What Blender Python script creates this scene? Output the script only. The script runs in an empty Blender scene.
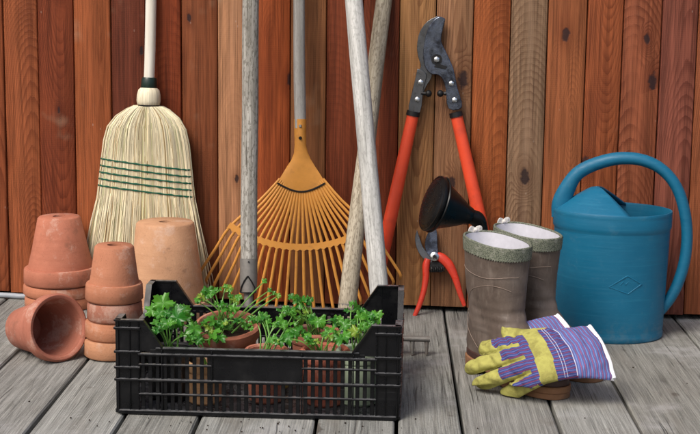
import bpy, math, random
import numpy as np
from mathutils import Vector, Matrix, noise as mnoise

R = math.radians
random.seed(11)
sc = bpy.context.scene
col = sc.collection

# ------------------------------------------------------------------ camera
FPX, PW, PH = 1420.0, 700.0, 434.0            # focal length in photo pixels, photo size
CAM = Vector((0.0, 0.0, 0.76))
CROT = Matrix.Rotation(R(1.62), 3, 'Z') @ Matrix.Rotation(R(90 - 9.26), 3, 'X') @ Matrix.Rotation(R(0.7), 3, 'Z')
cd = bpy.data.cameras.new('camera')
cam = bpy.data.objects.new('camera', cd)
col.objects.link(cam)
cam.matrix_world = Matrix.Translation(CAM) @ CROT.to_4x4()
cd.sensor_fit = 'HORIZONTAL'
cd.sensor_width = 36.0
cd.lens = 36.0 * FPX / PW
cd.clip_start = 0.05
cd.clip_end = 400.0
sc.camera = cam

# ------------------------------------------------------------------ sky, sun, exposure
SUN_EL, SUN_AZ = 50.0, -38.0                   # elevation; azimuth measured from behind the camera, negative = left
world = bpy.data.worlds.new('World')
sc.world = world
world.use_nodes = True
wn = world.node_tree
bg = wn.nodes['Background']
sky = wn.nodes.new('ShaderNodeTexSky')
sky.sky_type = 'NISHITA'
sky.sun_disc = False
sky.sun_elevation = R(SUN_EL)
sky.air_density = 1.0
sky.dust_density = 5.0
sky.ozone_density = 0.6
wn.links.new(sky.outputs[0], bg.inputs['Color'])
bg.inputs['Strength'].default_value = 0.112
sdir = Vector((math.sin(R(SUN_AZ)) * math.cos(R(SUN_EL)), -math.cos(R(SUN_AZ)) * math.cos(R(SUN_EL)), math.sin(R(SUN_EL))))
sky.sun_rotation = math.atan2(sdir.x, sdir.y)
ld = bpy.data.lights.new('sun', 'SUN')
ld.energy = 1.8
ld.angle = R(28)
ld.color = (1.0, 0.95, 0.88)
sun = bpy.data.objects.new('sun', ld)
col.objects.link(sun)
sun.rotation_euler = sdir.to_track_quat('Z', 'Y').to_euler()
sun.location = (-1, -1, 4)
vs = sc.view_settings
vs.view_transform = 'Standard'
vs.look = 'None'
vs.exposure = 0.42
vs.gamma = 1.0
vs.use_curve_mapping = False
sc.render.engine = 'CYCLES'
sc.cycles.use_denoising = True
sc.cycles.max_bounces = 5
sc.cycles.adaptive_threshold = 0.02

# ------------------------------------------------------------------ placing: photo point -> point in the place
def ray(px, py):
    return CROT @ Vector(((px - PW / 2) / FPX, -(py - PH / 2) / FPX, -1.0))
def gr(px, py, z=0.0):                          # where the view line meets the height z
    d = ray(px, py)
    return CAM + d * ((z - CAM.z) / d.z)
def at(px, py, Y):                              # where it meets the distance Y
    d = ray(px, py)
    return CAM + d * (Y / d.y)
wa, wb = gr(0, 295.0), gr(700, 319.5)
WX = (wb - wa).normalized()                     # along the wall
WN = Vector((WX.y, -WX.x, 0))                   # out of the wall, to the viewer
def wl(px, py, off=0.0):                        # point on the plane 'off' metres in front of the wall
    d = ray(px, py)
    p0 = wa + WN * off
    return CAM + d * ((p0 - CAM).dot(WN) / d.dot(WN))
WANG = math.atan2(WX.y, WX.x)

def lin(h):
    h = h.lstrip('#')
    c = [int(h[i:i + 2], 16) / 255 for i in (0, 2, 4)]
    return tuple(x / 12.92 if x <= 0.04045 else ((x + 0.055) / 1.055) ** 2.4 for x in c)

# ------------------------------------------------------------------ objects
WM = {}
def tag(o, label=None, cat=None, group=None, kind=None):
    if label: o['label'] = label
    if cat: o['category'] = cat
    if group: o['group'] = group
    if kind: o['kind'] = kind
    return o
def link(o, parent, M):
    col.objects.link(o)
    if parent is not None:
        o.parent = parent
        o.matrix_parent_inverse = WM[parent.name].inverted()
    o.matrix_basis = M
    WM[o.name] = M.copy()
    return o
def thing(name, label, cat, M, group=None):
    if not isinstance(M, Matrix): M = Matrix.Translation(M)
    o = bpy.data.objects.new(name, None)
    o.empty_display_size = 0.05
    link(o, None, M)
    return tag(o, label, cat, group)
class MB:
    def __init__(s): s.v, s.f, s.c = [], [], []
    def add(s, vs_, fs):
        n = len(s.v); s.v += [tuple(p) for p in vs_]; s.f += [tuple(i + n for i in f) for f in fs]
    def box(s, a, b, ch=0.0):                   # chamfered box between corners a and b
        (x0, y0, z0), (x1, y1, z1) = a, b
        if ch <= 0:
            s.add([(x0,y0,z0),(x1,y0,z0),(x1,y1,z0),(x0,y1,z0),(x0,y0,z1),(x1,y0,z1),(x1,y1,z1),(x0,y1,z1)],
                  [(0,3,2,1),(4,5,6,7),(0,1,5,4),(1,2,6,5),(2,3,7,6),(3,0,4,7)]); return
        c = min(ch, (x1-x0)*.45, (y1-y0)*.45, (z1-z0)*.45)
        vs_ = []
        for x, sx in ((x0, 1), (x1, -1)):
            for y, sy in ((y0, 1), (y1, -1)):
                for z, sz in ((z0, 1), (z1, -1)):
                    vs_ += [(x, y + sy*c, z + sz*c), (x + sx*c, y, z + sz*c), (x + sx*c, y + sy*c, z)]
        idx = lambda i, j, k, m: (i*4 + j*2 + k)*3 + m
        fs = []
        fs.append([idx(0,0,0,0), idx(0,0,1,0), idx(0,1,1,0), idx(0,1,0,0)]); fs.append([idx(1,0,0,0), idx(1,1,0,0), idx(1,1,1,0), idx(1,0,1,0)])
        fs.append([idx(0,0,0,1), idx(1,0,0,1), idx(1,0,1,1), idx(0,0,1,1)]); fs.append([idx(0,1,0,1), idx(0,1,1,1), idx(1,1,1,1), idx(1,1,0,1)])
        fs.append([idx(0,0,0,2), idx(0,1,0,2), idx(1,1,0,2), idx(1,0,0,2)]); fs.append([idx(0,0,1,2), idx(1,0,1,2), idx(1,1,1,2), idx(0,1,1,2)])
        for j in (0,1):
            for k in (0,1): fs.append([idx(0,j,k,1), idx(0,j,k,2), idx(1,j,k,2), idx(1,j,k,1)])
        for i in (0,1):
            for k in (0,1): fs.append([idx(i,0,k,0), idx(i,0,k,2), idx(i,1,k,2), idx(i,1,k,0)])
        for i in (0,1):
            for j in (0,1): fs.append([idx(i,j,0,0), idx(i,j,0,1), idx(i,j,1,1), idx(i,j,1,0)])
        for i in (0,1):
            for j in (0,1):
                for k in (0,1): fs.append([idx(i,j,k,0), idx(i,j,k,1), idx(i,j,k,2)])
        s.add(vs_, fs)
    def lathe(s, prof, n=48, close=False, sx=1.0, sy=1.0, wob=0.0):
        base = len(s.v)
        for k, (r, z) in enumerate(prof):
            for i in range(n):
                a = 2*math.pi*i/n
                rr = r * (1 + wob*math.sin(3*a + z*20))
                s.v.append((rr*math.cos(a)*sx, rr*math.sin(a)*sy, z))
        m = len(prof)
        for k in range(m - 1 + (1 if close else 0)):
            k2 = (k + 1) % m
            for i in range(n):
                j = (i + 1) % n
                s.f.append((base+k*n+i, base+k*n+j, base+k2*n+j, base+k2*n+i))
        if not close:
            if prof[0][0] > 1e-6: s.f.append(tuple(base + i for i in reversed(range(n))))
            if prof[-1][0] > 1e-6: s.f.append(tuple(base + (m-1)*n + i for i in range(n)))
    def tube(s, pts, rad, n=10, flat=None, up=None, caps=True):   # rad: number or list; flat: second radius (list or number)
        pts = [Vector(p) for p in pts]; m = len(pts)
        rr = rad if isinstance(rad, (list, tuple)) else [rad]*m
        r2 = rr if flat is None else (flat if isinstance(flat, (list, tuple)) else [flat]*m)
        t = [(pts[min(i+1, m-1)] - pts[max(i-1, 0)]).normalized() for i in range(m)]
        u = Vector(up) if up is not None else (Vector((0,0,1)) if abs(t[0].z) < .9 else Vector((1,0,0)))
        base = len(s.v)
        for i in range(m):
            u = (u - t[i]*u.dot(t[i])).normalized(); w = t[i].cross(u)
            for k in range(n):
                a = 2*math.pi*k/n
                s.v.append(tuple(pts[i] + u*math.cos(a)*rr[i] + w*math.sin(a)*r2[i]))
        for i in range(m-1):
            for k in range(n):
                j = (k+1) % n
                s.f.append((base+i*n+k, base+i*n+j, base+(i+1)*n+j, base+(i+1)*n+k))
        if caps:
            s.f.append(tuple(base + k for k in reversed(range(n)))); s.f.append(tuple(base + (m-1)*n + k for k in range(n)))
    def prism(s, poly, dirv):                  # closed polygon of 3D points pushed along dirv
        n = len(poly); d = Vector(dirv)
        b = [Vector(p) for p in poly]
        s.add(b + [p + d for p in b], [tuple(reversed(range(n))), tuple(range(n, 2*n))] + [(i, (i+1) % n, n + (i+1) % n, n + i) for i in range(n)])
    def obj(s, name, mat, parent=None, M=None, smooth=True, ang=40, bevel=0.0, seg=2, attr=None):
        me = bpy.data.meshes.new(name)
        me.from_pydata(s.v, [], s.f)
        me.validate()
        if isinstance(mat, (list, tuple)):
            for x in mat: me.materials.append(x)
        else: me.materials.append(mat)
        if attr is not None:
            ca = me.color_attributes.new('tone', 'FLOAT_COLOR', 'POINT')
            ca.data.foreach_set('color', np.array(attr, dtype=np.float32).ravel())
        if smooth:
            me.polygons.foreach_set('use_smooth', [True]*len(me.polygons))
            try: me.set_sharp_from_angle(angle=R(ang))
            except Exception: pass
        o = bpy.data.objects.new(name, me)
        if M is None: M = Matrix.Identity(4)
        link(o, parent, M)
        if bevel > 0:
            b = o.modifiers.new('bevel', 'BEVEL'); b.width = bevel; b.segments = seg; b.limit_method = 'ANGLE'; b.angle_limit = R(35)
        return o
def inst(me, name, parent, M):
    o = bpy.data.objects.new(name, me)
    return link(o, parent, M)
def frame(p, z, x=None):                        # matrix with local z along z
    z = Vector(z).normalized()
    x = Vector(x) if x is not None else (Vector((1,0,0)) if abs(z.x) < .9 else Vector((0,1,0)))
    x = (x - z*x.dot(z)).normalized(); y = z.cross(x)
    m = Matrix((x, y, z)).transposed().to_4x4()
    m.translation = Vector(p)
    return m

# ------------------------------------------------------------------ materials
class NT:
    def __init__(s, name, rough=.6, spec=.5):
        s.m = bpy.data.materials.new(name); s.m.use_nodes = True
        s.t = s.m.node_tree; s.b = s.t.nodes['Principled BSDF']
        s.b.inputs['Roughness'].default_value = rough
        s.b.inputs['Specular IOR Level'].default_value = spec
    def put(s, sock, v):
        if hasattr(v, 'is_output') or isinstance(v, bpy.types.NodeSocket): s.t.links.new(v, sock)
        elif isinstance(v, (tuple, list)): sock.default_value = tuple(v) + ((1.0,) if len(v) == 3 and sock.type == 'RGBA' else ())
        else: sock.default_value = v
    def math(s, op, a, b=0.0, c=0.0, clamp=False):
        n = s.t.nodes.new('ShaderNodeMath'); n.operation = op; n.use_clamp = clamp
        s.put(n.inputs[0], a); s.put(n.inputs[1], b); s.put(n.inputs[2], c)
        return n.outputs[0]
    def coord(s, kind='Object'):
        return s.t.nodes.new('ShaderNodeTexCoord').outputs[kind]
    def info(s, which): return s.t.nodes.new('ShaderNodeObjectInfo').outputs[which]
    def mapv(s, v, scale=(1,1,1), loc=None):
        n = s.t.nodes.new('ShaderNodeVectorMath'); n.operation = 'MULTIPLY'
        s.put(n.inputs[0], v); n.inputs[1].default_value = scale
        if loc is None: return n.outputs[0]
        n2 = s.t.nodes.new('ShaderNodeVectorMath'); n2.operation = 'ADD'
        s.put(n2.inputs[0], n.outputs[0]); s.put(n2.inputs[1], loc)
        return n2.outputs[0]
    def noise(s, v, scale, detail=3, rough=.55, dist=0.0):
        n = s.t.nodes.new('ShaderNodeTexNoise')
        s.put(n.inputs['Vector'], v); n.inputs['Scale'].default_value = scale
        n.inputs['Detail'].default_value = detail; n.inputs['Roughness'].default_value = rough; n.inputs['Distortion'].default_value = dist
        return n.outputs[0]
    def voro(s, v, scale, out='Distance', feature='F1', rand=1.0, dim='3D'):
        n = s.t.nodes.new('ShaderNodeTexVoronoi'); n.feature = feature; n.voronoi_dimensions = dim
        s.put(n.inputs['Vector'], v); n.inputs['Scale'].default_value = scale; n.inputs['Randomness'].default_value = rand
        return n.outputs[out]
    def step(s, v, a, b, lo=0.0, hi=1.0):
        n = s.t.nodes.new('ShaderNodeMapRange'); n.interpolation_type = 'SMOOTHSTEP'
        s.put(n.inputs[0], v); n.inputs[1].default_value = a; n.inputs[2].default_value = b; n.inputs[3].default_value = lo; n.inputs[4].default_value = hi
        return n.outputs[0]
    def mix(s, f, a, b, mode='MIX'):
        n = s.t.nodes.new('ShaderNodeMix'); n.data_type = 'RGBA'; n.blend_type = mode
        s.put(n.inputs[0], f); s.put(n.inputs[6], a); s.put(n.inputs[7], b)
        return n.outputs[2]
    def xyz(s, v):
        n = s.t.nodes.new('ShaderNodeSeparateXYZ'); s.put(n.inputs[0], v); return n.outputs
    def comb(s, x, y, z):
        n = s.t.nodes.new('ShaderNodeCombineXYZ'); s.put(n.inputs[0], x); s.put(n.inputs[1], y); s.put(n.inputs[2], z); return n.outputs[0]
    def bump(s, h, strength=.3, dist=.002):
        n = s.t.nodes.new('ShaderNodeBump'); n.inputs['Strength'].default_value = strength; n.inputs['Distance'].default_value = dist
        s.put(n.inputs['Height'], h); s.t.links.new(n.outputs[0], s.b.inputs['Normal'])
    def color(s, v): s.put(s.b.inputs['Base Color'], v)
    def rough(s, v): s.put(s.b.inputs['Roughness'], v)

def seeded(k, v, amt=9.0):                      # shift a coordinate by a per-object random amount
    r = k.info('Random')
    return k.mapv(v, (1,1,1), k.comb(k.math('MULTIPLY', r, amt), k.math('MULTIPLY', r, amt*.37), k.math('MULTIPLY', r, amt*1.7)))

def wood_planks(name, stained=True):
    k = NT(name, .55 if stained else .85, .16 if stained else .1)
    P = k.coord('Object')
    x, y, z = k.xyz(P)
    if not stained: x, y, z = x, z, y
    r = k.info('Random')
    zz = k.math('MULTIPLY_ADD', r, 13.0, z)
    Q = k.comb(k.math('MULTIPLY_ADD', r, 3.0, x), y, zz)
    # knots
    kv = k.comb(k.math('MULTIPLY_ADD', r, 37.0, k.math('MULTIPLY', x, 11.0 if stained else 7.0)), k.math('MULTIPLY', zz, 5.2 if stained else 2.2), 0.0)
    kd = k.voro(kv, 1.0, dim='2D')
    kcc = k.xyz(k.voro(kv, 1.0, 'Color', dim='2D')); kc = kcc[0]
    kd = k.math('DIVIDE', kd, k.math('MULTIPLY_ADD', kcc[1], 1.0, .45))
    kon = k.step(kc, .58, .60) if stained else k.step(kc, .80, .82)
    kd2 = k.math('ADD', kd, k.math('MULTIPLY', k.noise(Q, 75, 2), .13))
    knot = k.math('MULTIPLY', k.step(kd2, .115, .165, 1, 0), kon)
    halo = k.math('MULTIPLY', k.step(kd, .04, .30, 1, 0), kon)
    # annual rings cut at a shallow angle
    n1 = k.noise(k.comb(k.math('MULTIPLY', r, 51.0), 0.0, k.math('MULTIPLY', zz, 1.0)), 1.6, 1)
    n2 = k.noise(k.mapv(Q, (9, 9, 2.2)), 1.0, 2)
    xo = k.math('ADD', x, k.math('MULTIPLY_ADD', r, .05, -.025))
    xo = k.math('ADD', xo, k.math('MULTIPLY_ADD', n2, .014, -.007))
    r2 = k.math('FRACT', k.math('MULTIPLY', r, 7.13)); r3 = k.math('FRACT', k.math('MULTIPLY', r, 23.7)); r4 = k.math('FRACT', k.math('MULTIPLY', r, 61.3))
    dd = k.math('ADD', k.math('MULTIPLY', z, k.math('MULTIPLY_ADD', r2, .34 if stained else .05, -.17 if stained else -.025)), k.math('MULTIPLY_ADD', r3, .20 if stained else .06, -.06 if stained else .0))
    dd = k.math('ADD', dd, k.math('MULTIPLY_ADD', n1, .10 if stained else .05, -.05 if stained else -.025))
    rad = k.math('SQRT', k.math('ADD', k.math('MULTIPLY', xo, xo), k.math('MULTIPLY', dd, dd)))
    rad = k.math('ADD', rad, k.math('MULTIPLY', halo, .016))
    ph = k.math('FRACT', k.math('MULTIPLY_ADD', rad, 330.0 if stained else 260.0, k.math('MULTIPLY', k.noise(k.mapv(Q, (140, 140, 6)), 1.0, 2), .55)))
    ring = k.math('MULTIPLY', k.step(ph, .30, .92), k.step(ph, .93, 1.0, 1, 0))
    gm = k.math('MULTIPLY', k.step(r4, .1, .9, .22, 1.0), k.step(k.noise(k.mapv(Q, (14, 14, 3.5)), 1.0, 2), .34, .62, .15, 1.0))
    ring = k.math('MULTIPLY', ring, gm)
    fib = k.noise(k.mapv(Q, (420, 420, 9)), 1.0, 2, .6)
    fib2 = k.noise(k.mapv(Q, (90, 90, 3)), 1.0, 2, .6)
    big = k.noise(k.mapv(Q, (12, 12, 3.0)), 1.0, 3, .6)
    oc = k.info('Color')
    if stained:
        vv = k.math('ADD', k.math('MULTIPLY', k.step(fib, .33, .67), .42), k.math('MULTIPLY', k.step(fib2, .32, .68), .36))
        vv = k.math('ADD', vv, .50)
        c = k.mix(1.0, oc, k.comb(vv, vv, vv), 'MULTIPLY')
        c = k.mix(k.math('MULTIPLY', ring, .66), c, k.mix(1.0, oc, (.36, .27, .24), 'MULTIPLY'))
        pore = k.noise(k.mapv(Q, (310, 310, 4)), 1.0, 2, .5)
        c = k.mix(k.step(pore, .60, .70, 0, .55), c, k.mix(1.0, oc, (.30, .24, .24), 'MULTIPLY'))
        c = k.mix(k.step(big, .48, .74, 0, .60), c, k.mix(1.0, oc, (.46, .40, .44), 'MULTIPLY'))
        edge = k.noise(k.mapv(Q, (40, 40, 1.4)), 1.0, 3, .6)
        c = k.mix(k.step(edge, .56, .72, 0, .35), c, k.mix(1.0, oc, (1.35, 1.45, 1.6), 'MULTIPLY'))
        c = k.mix(k.step(k.noise(Q, 7.0, 3, .7), .60, .80, 0, .35), c, (.36, .25, .17))
        saw = k.math('SINE', k.math('MULTIPLY_ADD', k.noise(k.mapv(Q, (30, 30, 4)), 1, 1), 3.0, k.math('MULTIPLY', z, 1400.0)))
        c = k.mix(k.math('MULTIPLY', k.step(saw, .1, 1.0), k.step(k.noise(Q, 5, 2), .42, .62, 0, .11)), c, k.mix(1.0, oc, (1.5, 1.5, 1.5), 'MULTIPLY'))
        c = k.mix(k.math('MULTIPLY', halo, .55), c, k.mix(1.0, oc, (.45, .36, .34), 'MULTIPLY'))
        c = k.mix(k.math('MULTIPLY', knot, .88), c, (.022, .014, .016))
        speck = k.math('MULTIPLY', k.step(k.voro(k.mapv(Q, (1, 1, .5)), 55.0), .05, .11, 1, 0), k.step(k.noise(Q, 16, 2), .58, .66))
        c = k.mix(k.math('MULTIPLY', speck, .25), c, (.55, .45, .38))
        k.color(c)
        k.rough(k.step(fib2, .3, .7, .46, .66))
        h = k.math('ADD', k.math('MULTIPLY', ring, .5), k.math('MULTIPLY', fib, .5))
        h = k.math('ADD', h, k.math('MULTIPLY', saw, .06))
        k.bump(k.math('SUBTRACT', h, k.math('MULTIPLY', knot, .8)), .45, .0012)
    else:
        gr_ = k.noise(Q, 420, 3, .7)
        vv = k.math('ADD', k.math('MULTIPLY', k.step(fib, .3, .7), .42), k.math('MULTIPLY', k.step(fib2, .28, .72), .40))
        vv = k.math('ADD', vv, k.math('MULTIPLY_ADD', k.step(gr_, .3, .7), .38, .32))
        c = k.mix(1.0, oc, k.comb(vv, vv, vv), 'MULTIPLY')
        c = k.mix(k.math('MULTIPLY', ring, .34), c, k.mix(1.0, oc, (.45, .42, .38), 'MULTIPLY'))
        c = k.mix(k.step(big, .50, .76, 0, .60), c, (.180, .165, .142))
        c = k.mix(k.step(k.noise(Q, 9.0, 4, .7), .58, .78, 0, .6), c, (.13, .115, .10))
        c = k.mix(k.step(k.noise(k.mapv(Q, (1, 1, 1), (4.2, 1.1, 7.7)), 5.0, 4, .65), .54, .74, 0, .5), c, (.42, .42, .42))
        lich = k.math('MULTIPLY', k.step(k.noise(Q, 130, 3, .6), .60, .72), k.step(k.noise(Q, 6.5, 2), .50, .62))
        c = k.mix(k.math('MULTIPLY', lich, .4), c, (.50, .50, .49))
        blot = k.math('MULTIPLY', k.step(k.voro(k.mapv(Q, (1, 1, .6)), 11.0), .05, .12, 1, 0), k.step(k.noise(Q, 4.0, 2), .50, .56))
        c = k.mix(k.math('MULTIPLY', blot, .75), c, (.06, .045, .035))
        crackv = k.mapv(Q, (52, 52, 1.1))
        cr = k.voro(k.mapv(crackv, (1,1,1), k.comb(k.math('MULTIPLY', k.noise(k.mapv(Q, (20, 20, 8)), 1, 2), .5), 0.0, 0.0)), 1.0, 'Distance', 'DISTANCE_TO_EDGE')
        crack = k.math('MULTIPLY', k.step(cr, .0, .05, 1, 0), k.step(k.noise(k.mapv(Q, (1, 1, .3)), 16.0, 2), .54, .64))
        c = k.mix(k.math('MULTIPLY', crack, .6), c, (.05, .045, .04))
        c = k.mix(k.math('MULTIPLY', knot, .7), c, (.06, .045, .035))
        k.color(c)
        h = k.math('ADD', k.math('MULTIPLY', ring, .5), k.math('MULTIPLY', fib, .9))
        h = k.math('ADD', h, k.math('MULTIPLY', fib2, .8))
        k.bump(k.math('SUBTRACT', h, k.math('MULTIPLY', crack, 1.4)), .6, .0022)
    return k.m

def wood_pole(name, c1, c2, dark, speck=.3, paint=False):
    k = NT(name, .4 if paint else .75, .45 if paint else .2)
    Q = seeded(k, k.coord('Object'))
    a = k.noise(k.mapv(Q, (130, 130, 5)), 1.0, 4, .65)
    b = k.noise(k.mapv(Q, (26, 26, 4)), 1.0, 3, .6)
    c = k.mix(k.step(a, .34, .66), c1, c2)
    c = k.mix(k.step(b, .46, .72, 0, .55), c, dark)
    g = k.noise(k.mapv(Q, (1, 1, .35)), 260, 2, .6)
    c = k.mix(k.step(g, .50, .62, 0, speck), c, dark)
    st = k.noise(k.mapv(Q, (330, 330, 7)), 1.0, 2, .6)
    c = k.mix(k.step(st, .60, .70, 0, speck*1.4), c, tuple(x*.55 for x in dark))
    k.color(c)
    k.bump(k.math('ADD', a, k.math('MULTIPLY', st, -.5)), .08 if paint else .35, .0012)
    return k.m

def plain(name, base, rough=.5, spec=.5, var=.25, scale=30, metal=0.0, bump=.05, dirt=None, dirt_amt=.4, dirt_scale=14, dirt_lo=.52, coat=0.0):
    k = NT(name, rough, spec)
    Q = seeded(k, k.coord('Object'))
    n = k.noise(Q, scale, 4, .6)
    c = k.mix(n, tuple(x*(1 - var) for x in base), tuple(min(1, x*(1 + var)) for x in base))
    if dirt is not None:
        c = k.mix(k.step(k.noise(Q, dirt_scale, 5, .65), dirt_lo, dirt_lo + .2, 0, dirt_amt), c, dirt)
    k.color(c)
    k.b.inputs['Metallic'].default_value = metal
    k.b.inputs['Coat Weight'].default_value = coat
    k.rough(k.step(k.noise(Q, scale*1.7, 3), .3, .7, max(.05, rough - .08), min(1, rough + .1)))
    if bump: k.bump(k.noise(Q, scale*6, 3), bump, .001)
    return k.m

def terracotta(name):
    k = NT(name, .82, .25)
    P = k.coord('Object'); Q = seeded(k, P)
    oc = k.mix(.18, k.info('Color'), (.40, .29, .23))
    n = k.noise(Q, 22, 5, .62)
    c = k.mix(n, k.mix(1.0, oc, (.72, .68, .66), 'MULTIPLY'), k.mix(1.0, oc, (1.22, 1.26, 1.3), 'MULTIPLY'))
    band = k.noise(k.mapv(Q, (6, 6, 90)), 1.0, 3, .6)
    c = k.mix(k.step(band, .45, .75, 0, .3), c, k.mix(1.0, oc, (.70, .62, .58), 'MULTIPLY'))
    c = k.mix(k.step(k.noise(Q, 13, 5, .75), .52, .66, 0, .42), c, (.60, .45, .37))
    c = k.mix(k.step(k.noise(k.mapv(Q, (1,1,1), (3, 5, 1)), 19, 5, .78), .56, .70, 0, .45), c, (.17, .09, .06))
    sp = k.math('MULTIPLY', k.step(k.voro(Q, 190), .10, .22, 1, 0), k.step(k.noise(Q, 30, 2), .52, .62))
    c = k.mix(k.math('MULTIPLY', sp, .6), c, (.18, .08, .045))
    c = k.mix(k.step(k.noise(Q, 480, 2, .7), .56, .72, 0, .35), c, k.mix(1.0, oc, (.55, .48, .45), 'MULTIPLY'))
    k.color(c)
    k.bump(k.math('ADD', k.noise(Q, 240, 3), k.math('MULTIPLY', band, .8)), .4, .0015)
    return k.m

M_PLANK = wood_planks('stained_pine', True)
M_DECK = wood_planks('weathered_deck', False)
M_BACK = plain('dark_timber', (.03, .02, .015), .8, .2)
M_TERRA = terracotta('terracotta')
M_SOIL = plain('potting_soil', (.025, .017, .012), .95, .1, .6, 160, bump=.9)
def crate_mat():
    k = NT('black_plastic', .30, .32)
    Q = seeded(k, k.coord('Object'))
    n = k.noise(Q, 26, 5, .65)
    c = k.mix(k.step(n, .54, .78, 0, .25), (.0035, .0038, .005), (.04, .039, .038))
    scr = k.noise(k.mapv(Q, (9, 9, 300)), 1.0, 3)
    c = k.mix(k.step(scr, .66, .76, 0, .22), c, (.10, .10, .105))
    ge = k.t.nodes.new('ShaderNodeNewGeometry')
    dust_or_highlight = k.math('MULTIPLY', k.step(k.xyz(ge.outputs['Normal'])[2], .5, .95), k.step(k.noise(Q, 55, 3, .7), .32, .62, .15, .8))  # rib-top highlights painted into the colour of upward faces, mottled like dust
    c = k.mix(dust_or_highlight, c, (.15, .155, .165))
    k.color(c); k.rough(k.step(n, .35, .65, .20, .42)); k.bump(k.noise(Q, 220, 2), .10, .0008)
    return k.m
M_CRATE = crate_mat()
M_GREYW = wood_pole('grey_weathered_pole', (.44, .425, .39), (.24, .23, .205), (.12, .11, .09), .7)
M_BLEACH = wood_pole('bleached_pole', (.56, .56, .54), (.38, .38, .365), (.22, .22, .205), .4)
M_TANW = wood_pole('tan_grey_pole', (.47, .42, .33), (.31, .27, .20), (.16, .13, .09), .6)
M_RAKEH = wood_pole('grey_rake_pole', (.42, .41, .39), (.30, .29, .27), (.19, .18, .165), .25)
M_CREAM = wood_pole('cream_pole', (.80, .77, .69), (.70, .66, .57), (.56, .50, .40), .05, True)
M_STEEL = plain('dull_steel', (.13, .135, .145), .32, .5, .5, 40, .85, .12, (.08, .055, .04), .6)
M_BRIGHT = plain('bright_steel', (.62, .64, .66), .25, .5, .25, 60, 1.0, .05)
M_BLADE = plain('blue_black_steel', (.12, .14, .19), .24, .5, .6, 55, .8, .15, (.015, .015, .02), .8, 30, .44)
M_RUSTY = plain('worn_grey_iron', (.21, .20, .185), .6, .4, .4, 70, .4, .3, (.12, .075, .05), .6)
M_RED = plain('red_grip', (.74, .075, .028), .38, .5, .12, 25, 0, .03, (.35, .04, .02), .35)
M_RED2 = plain('red_enamel', (.66, .05, .025), .34, .5, .15, 40, 0, .04, (.18, .04, .03), .5)
M_BLACK = plain('black_rubber', (.008, .008, .009), .45, .35, .3, 40, 0, .08)
M_ROSE = plain('rose_plastic', (.004, .0045, .0052), .34, .25, .3, 20, 0, .04, (.02, .021, .023), .15)
M_ORANGE = plain('ochre_enamel', (.60, .265, .05), .45, .45, .22, 60, 0, .06, (.25, .10, .03), .55, 30, .55)
M_STRING = plain('green_twine', (.012, .085, .05), .7, .2, .35, 200)
M_TIE = plain('dark_green_band', (.008, .022, .016), .35, .5, .3, 60)
def straw_mat():
    k = NT('broom_straw', .62, .3)
    a = k.t.nodes.new('ShaderNodeVertexColor'); a.layer_name = 'tone'
    n = k.noise(k.mapv(k.coord('Object'), (300, 300, 20)), 1.0, 2)
    k.color(k.mix(k.step(n, .4, .75, 0, .4), a.outputs[0], k.mix(1.0, a.outputs[0], (.62, .55, .42), 'MULTIPLY')))
    return k.m
M_STRAW = straw_mat()
M_STRAWIN = plain('straw_core', (.40, .31, .15), .8, .2, .35, 200)
def blue_mat():
    k = NT('blue_can_plastic', .42, .36)
    Q = k.coord('Object')
    n = k.noise(Q, 9, 4, .6)
    c = k.mix(n, (.003, .092, .180), (.009, .150, .270))
    st = k.noise(k.mapv(Q, (8, 8, 260)), 1.0, 3, .6)
    c = k.mix(k.step(st, .52, .74, 0, .3), c, (.02, .19, .30))
    c = k.mix(k.step(k.noise(Q, 34, 4, .7), .58, .74, 0, .09), c, (.20, .28, .31))
    dust_or_highlight = k.math('MULTIPLY', k.step(k.xyz(Q)[2], .0, .07, 1, 0), k.step(k.noise(Q, 60, 4, .7), .42, .66))
    c = k.mix(k.math('MULTIPLY', dust_or_highlight, .2), c, (.20, .22, .21))
    c = k.mix(k.step(k.noise(k.mapv(Q, (60, 60, 900)), 1.0, 2), .66, .74, 0, .35), c, (.05, .26, .38))
    k.color(c); k.rough(k.step(st, .3, .7, .40, .58))
    k.bump(k.math('ADD', st, k.noise(Q, 160, 2)), .12, .0008)
    return k.m
M_BLUE = blue_mat()
def boot_mat():
    k = NT('brown_boot_rubber', .5, .32)
    Q = seeded(k, k.coord('Object'))
    n = k.noise(Q, 30, 5, .7)
    c = k.mix(n, (.066, .048, .039), (.150, .117, .097))
    c = k.mix(k.step(k.noise(Q, 9, 4, .6), .48, .72, 0, .45), c, (.235, .195, .17))
    c = k.mix(k.step(k.noise(k.mapv(Q, (1, 1, .25)), 120, 3, .6), .52, .72, 0, .22), c, (.26, .22, .19))
    c = k.mix(k.step(k.noise(k.mapv(Q, (1, 1, .5)), 38, 3, .6), .56, .72, 0, .5), c, (.06, .043, .036))
    k.color(c); k.rough(k.step(n, .3, .7, .45, .7)); k.bump(k.math('ADD', n, k.noise(Q, 260, 2)), .25, .0012)
    return k.m
M_BOOT = boot_mat()
M_SOLE = plain('tan_sole', (.24, .12, .062), .7, .3, .3, 50, 0, .2, (.10, .07, .05), .5)
M_WELT = plain('dark_brown_welt', (.055, .026, .022), .5, .4, .3, 40, 0, .1)
def band_mat():
    k = NT('olive_trim', .8, .2)
    Q = k.coord('Object')
    v = k.voro(Q, 420, 'Distance')
    c = k.mix(k.step(v, .2, .6), (.055, .065, .05), (.17, .185, .14))
    c = k.mix(k.step(k.noise(Q, 90, 3), .5, .7, 0, .5), c, (.30, .30, .26))
    k.color(c); k.bump(v, .4, .0012)
    return k.m
M_BAND = band_mat()
M_LINING = plain('pale_lining', (.55, .55, .60), .85, .1, .16, 80, 0, .1)
M_RIBBON = plain('white_ribbon', (.80, .77, .72), .8, .2, .1, 120, 0, .2, (.25, .18, .12), .4, 60, .58)
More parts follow.
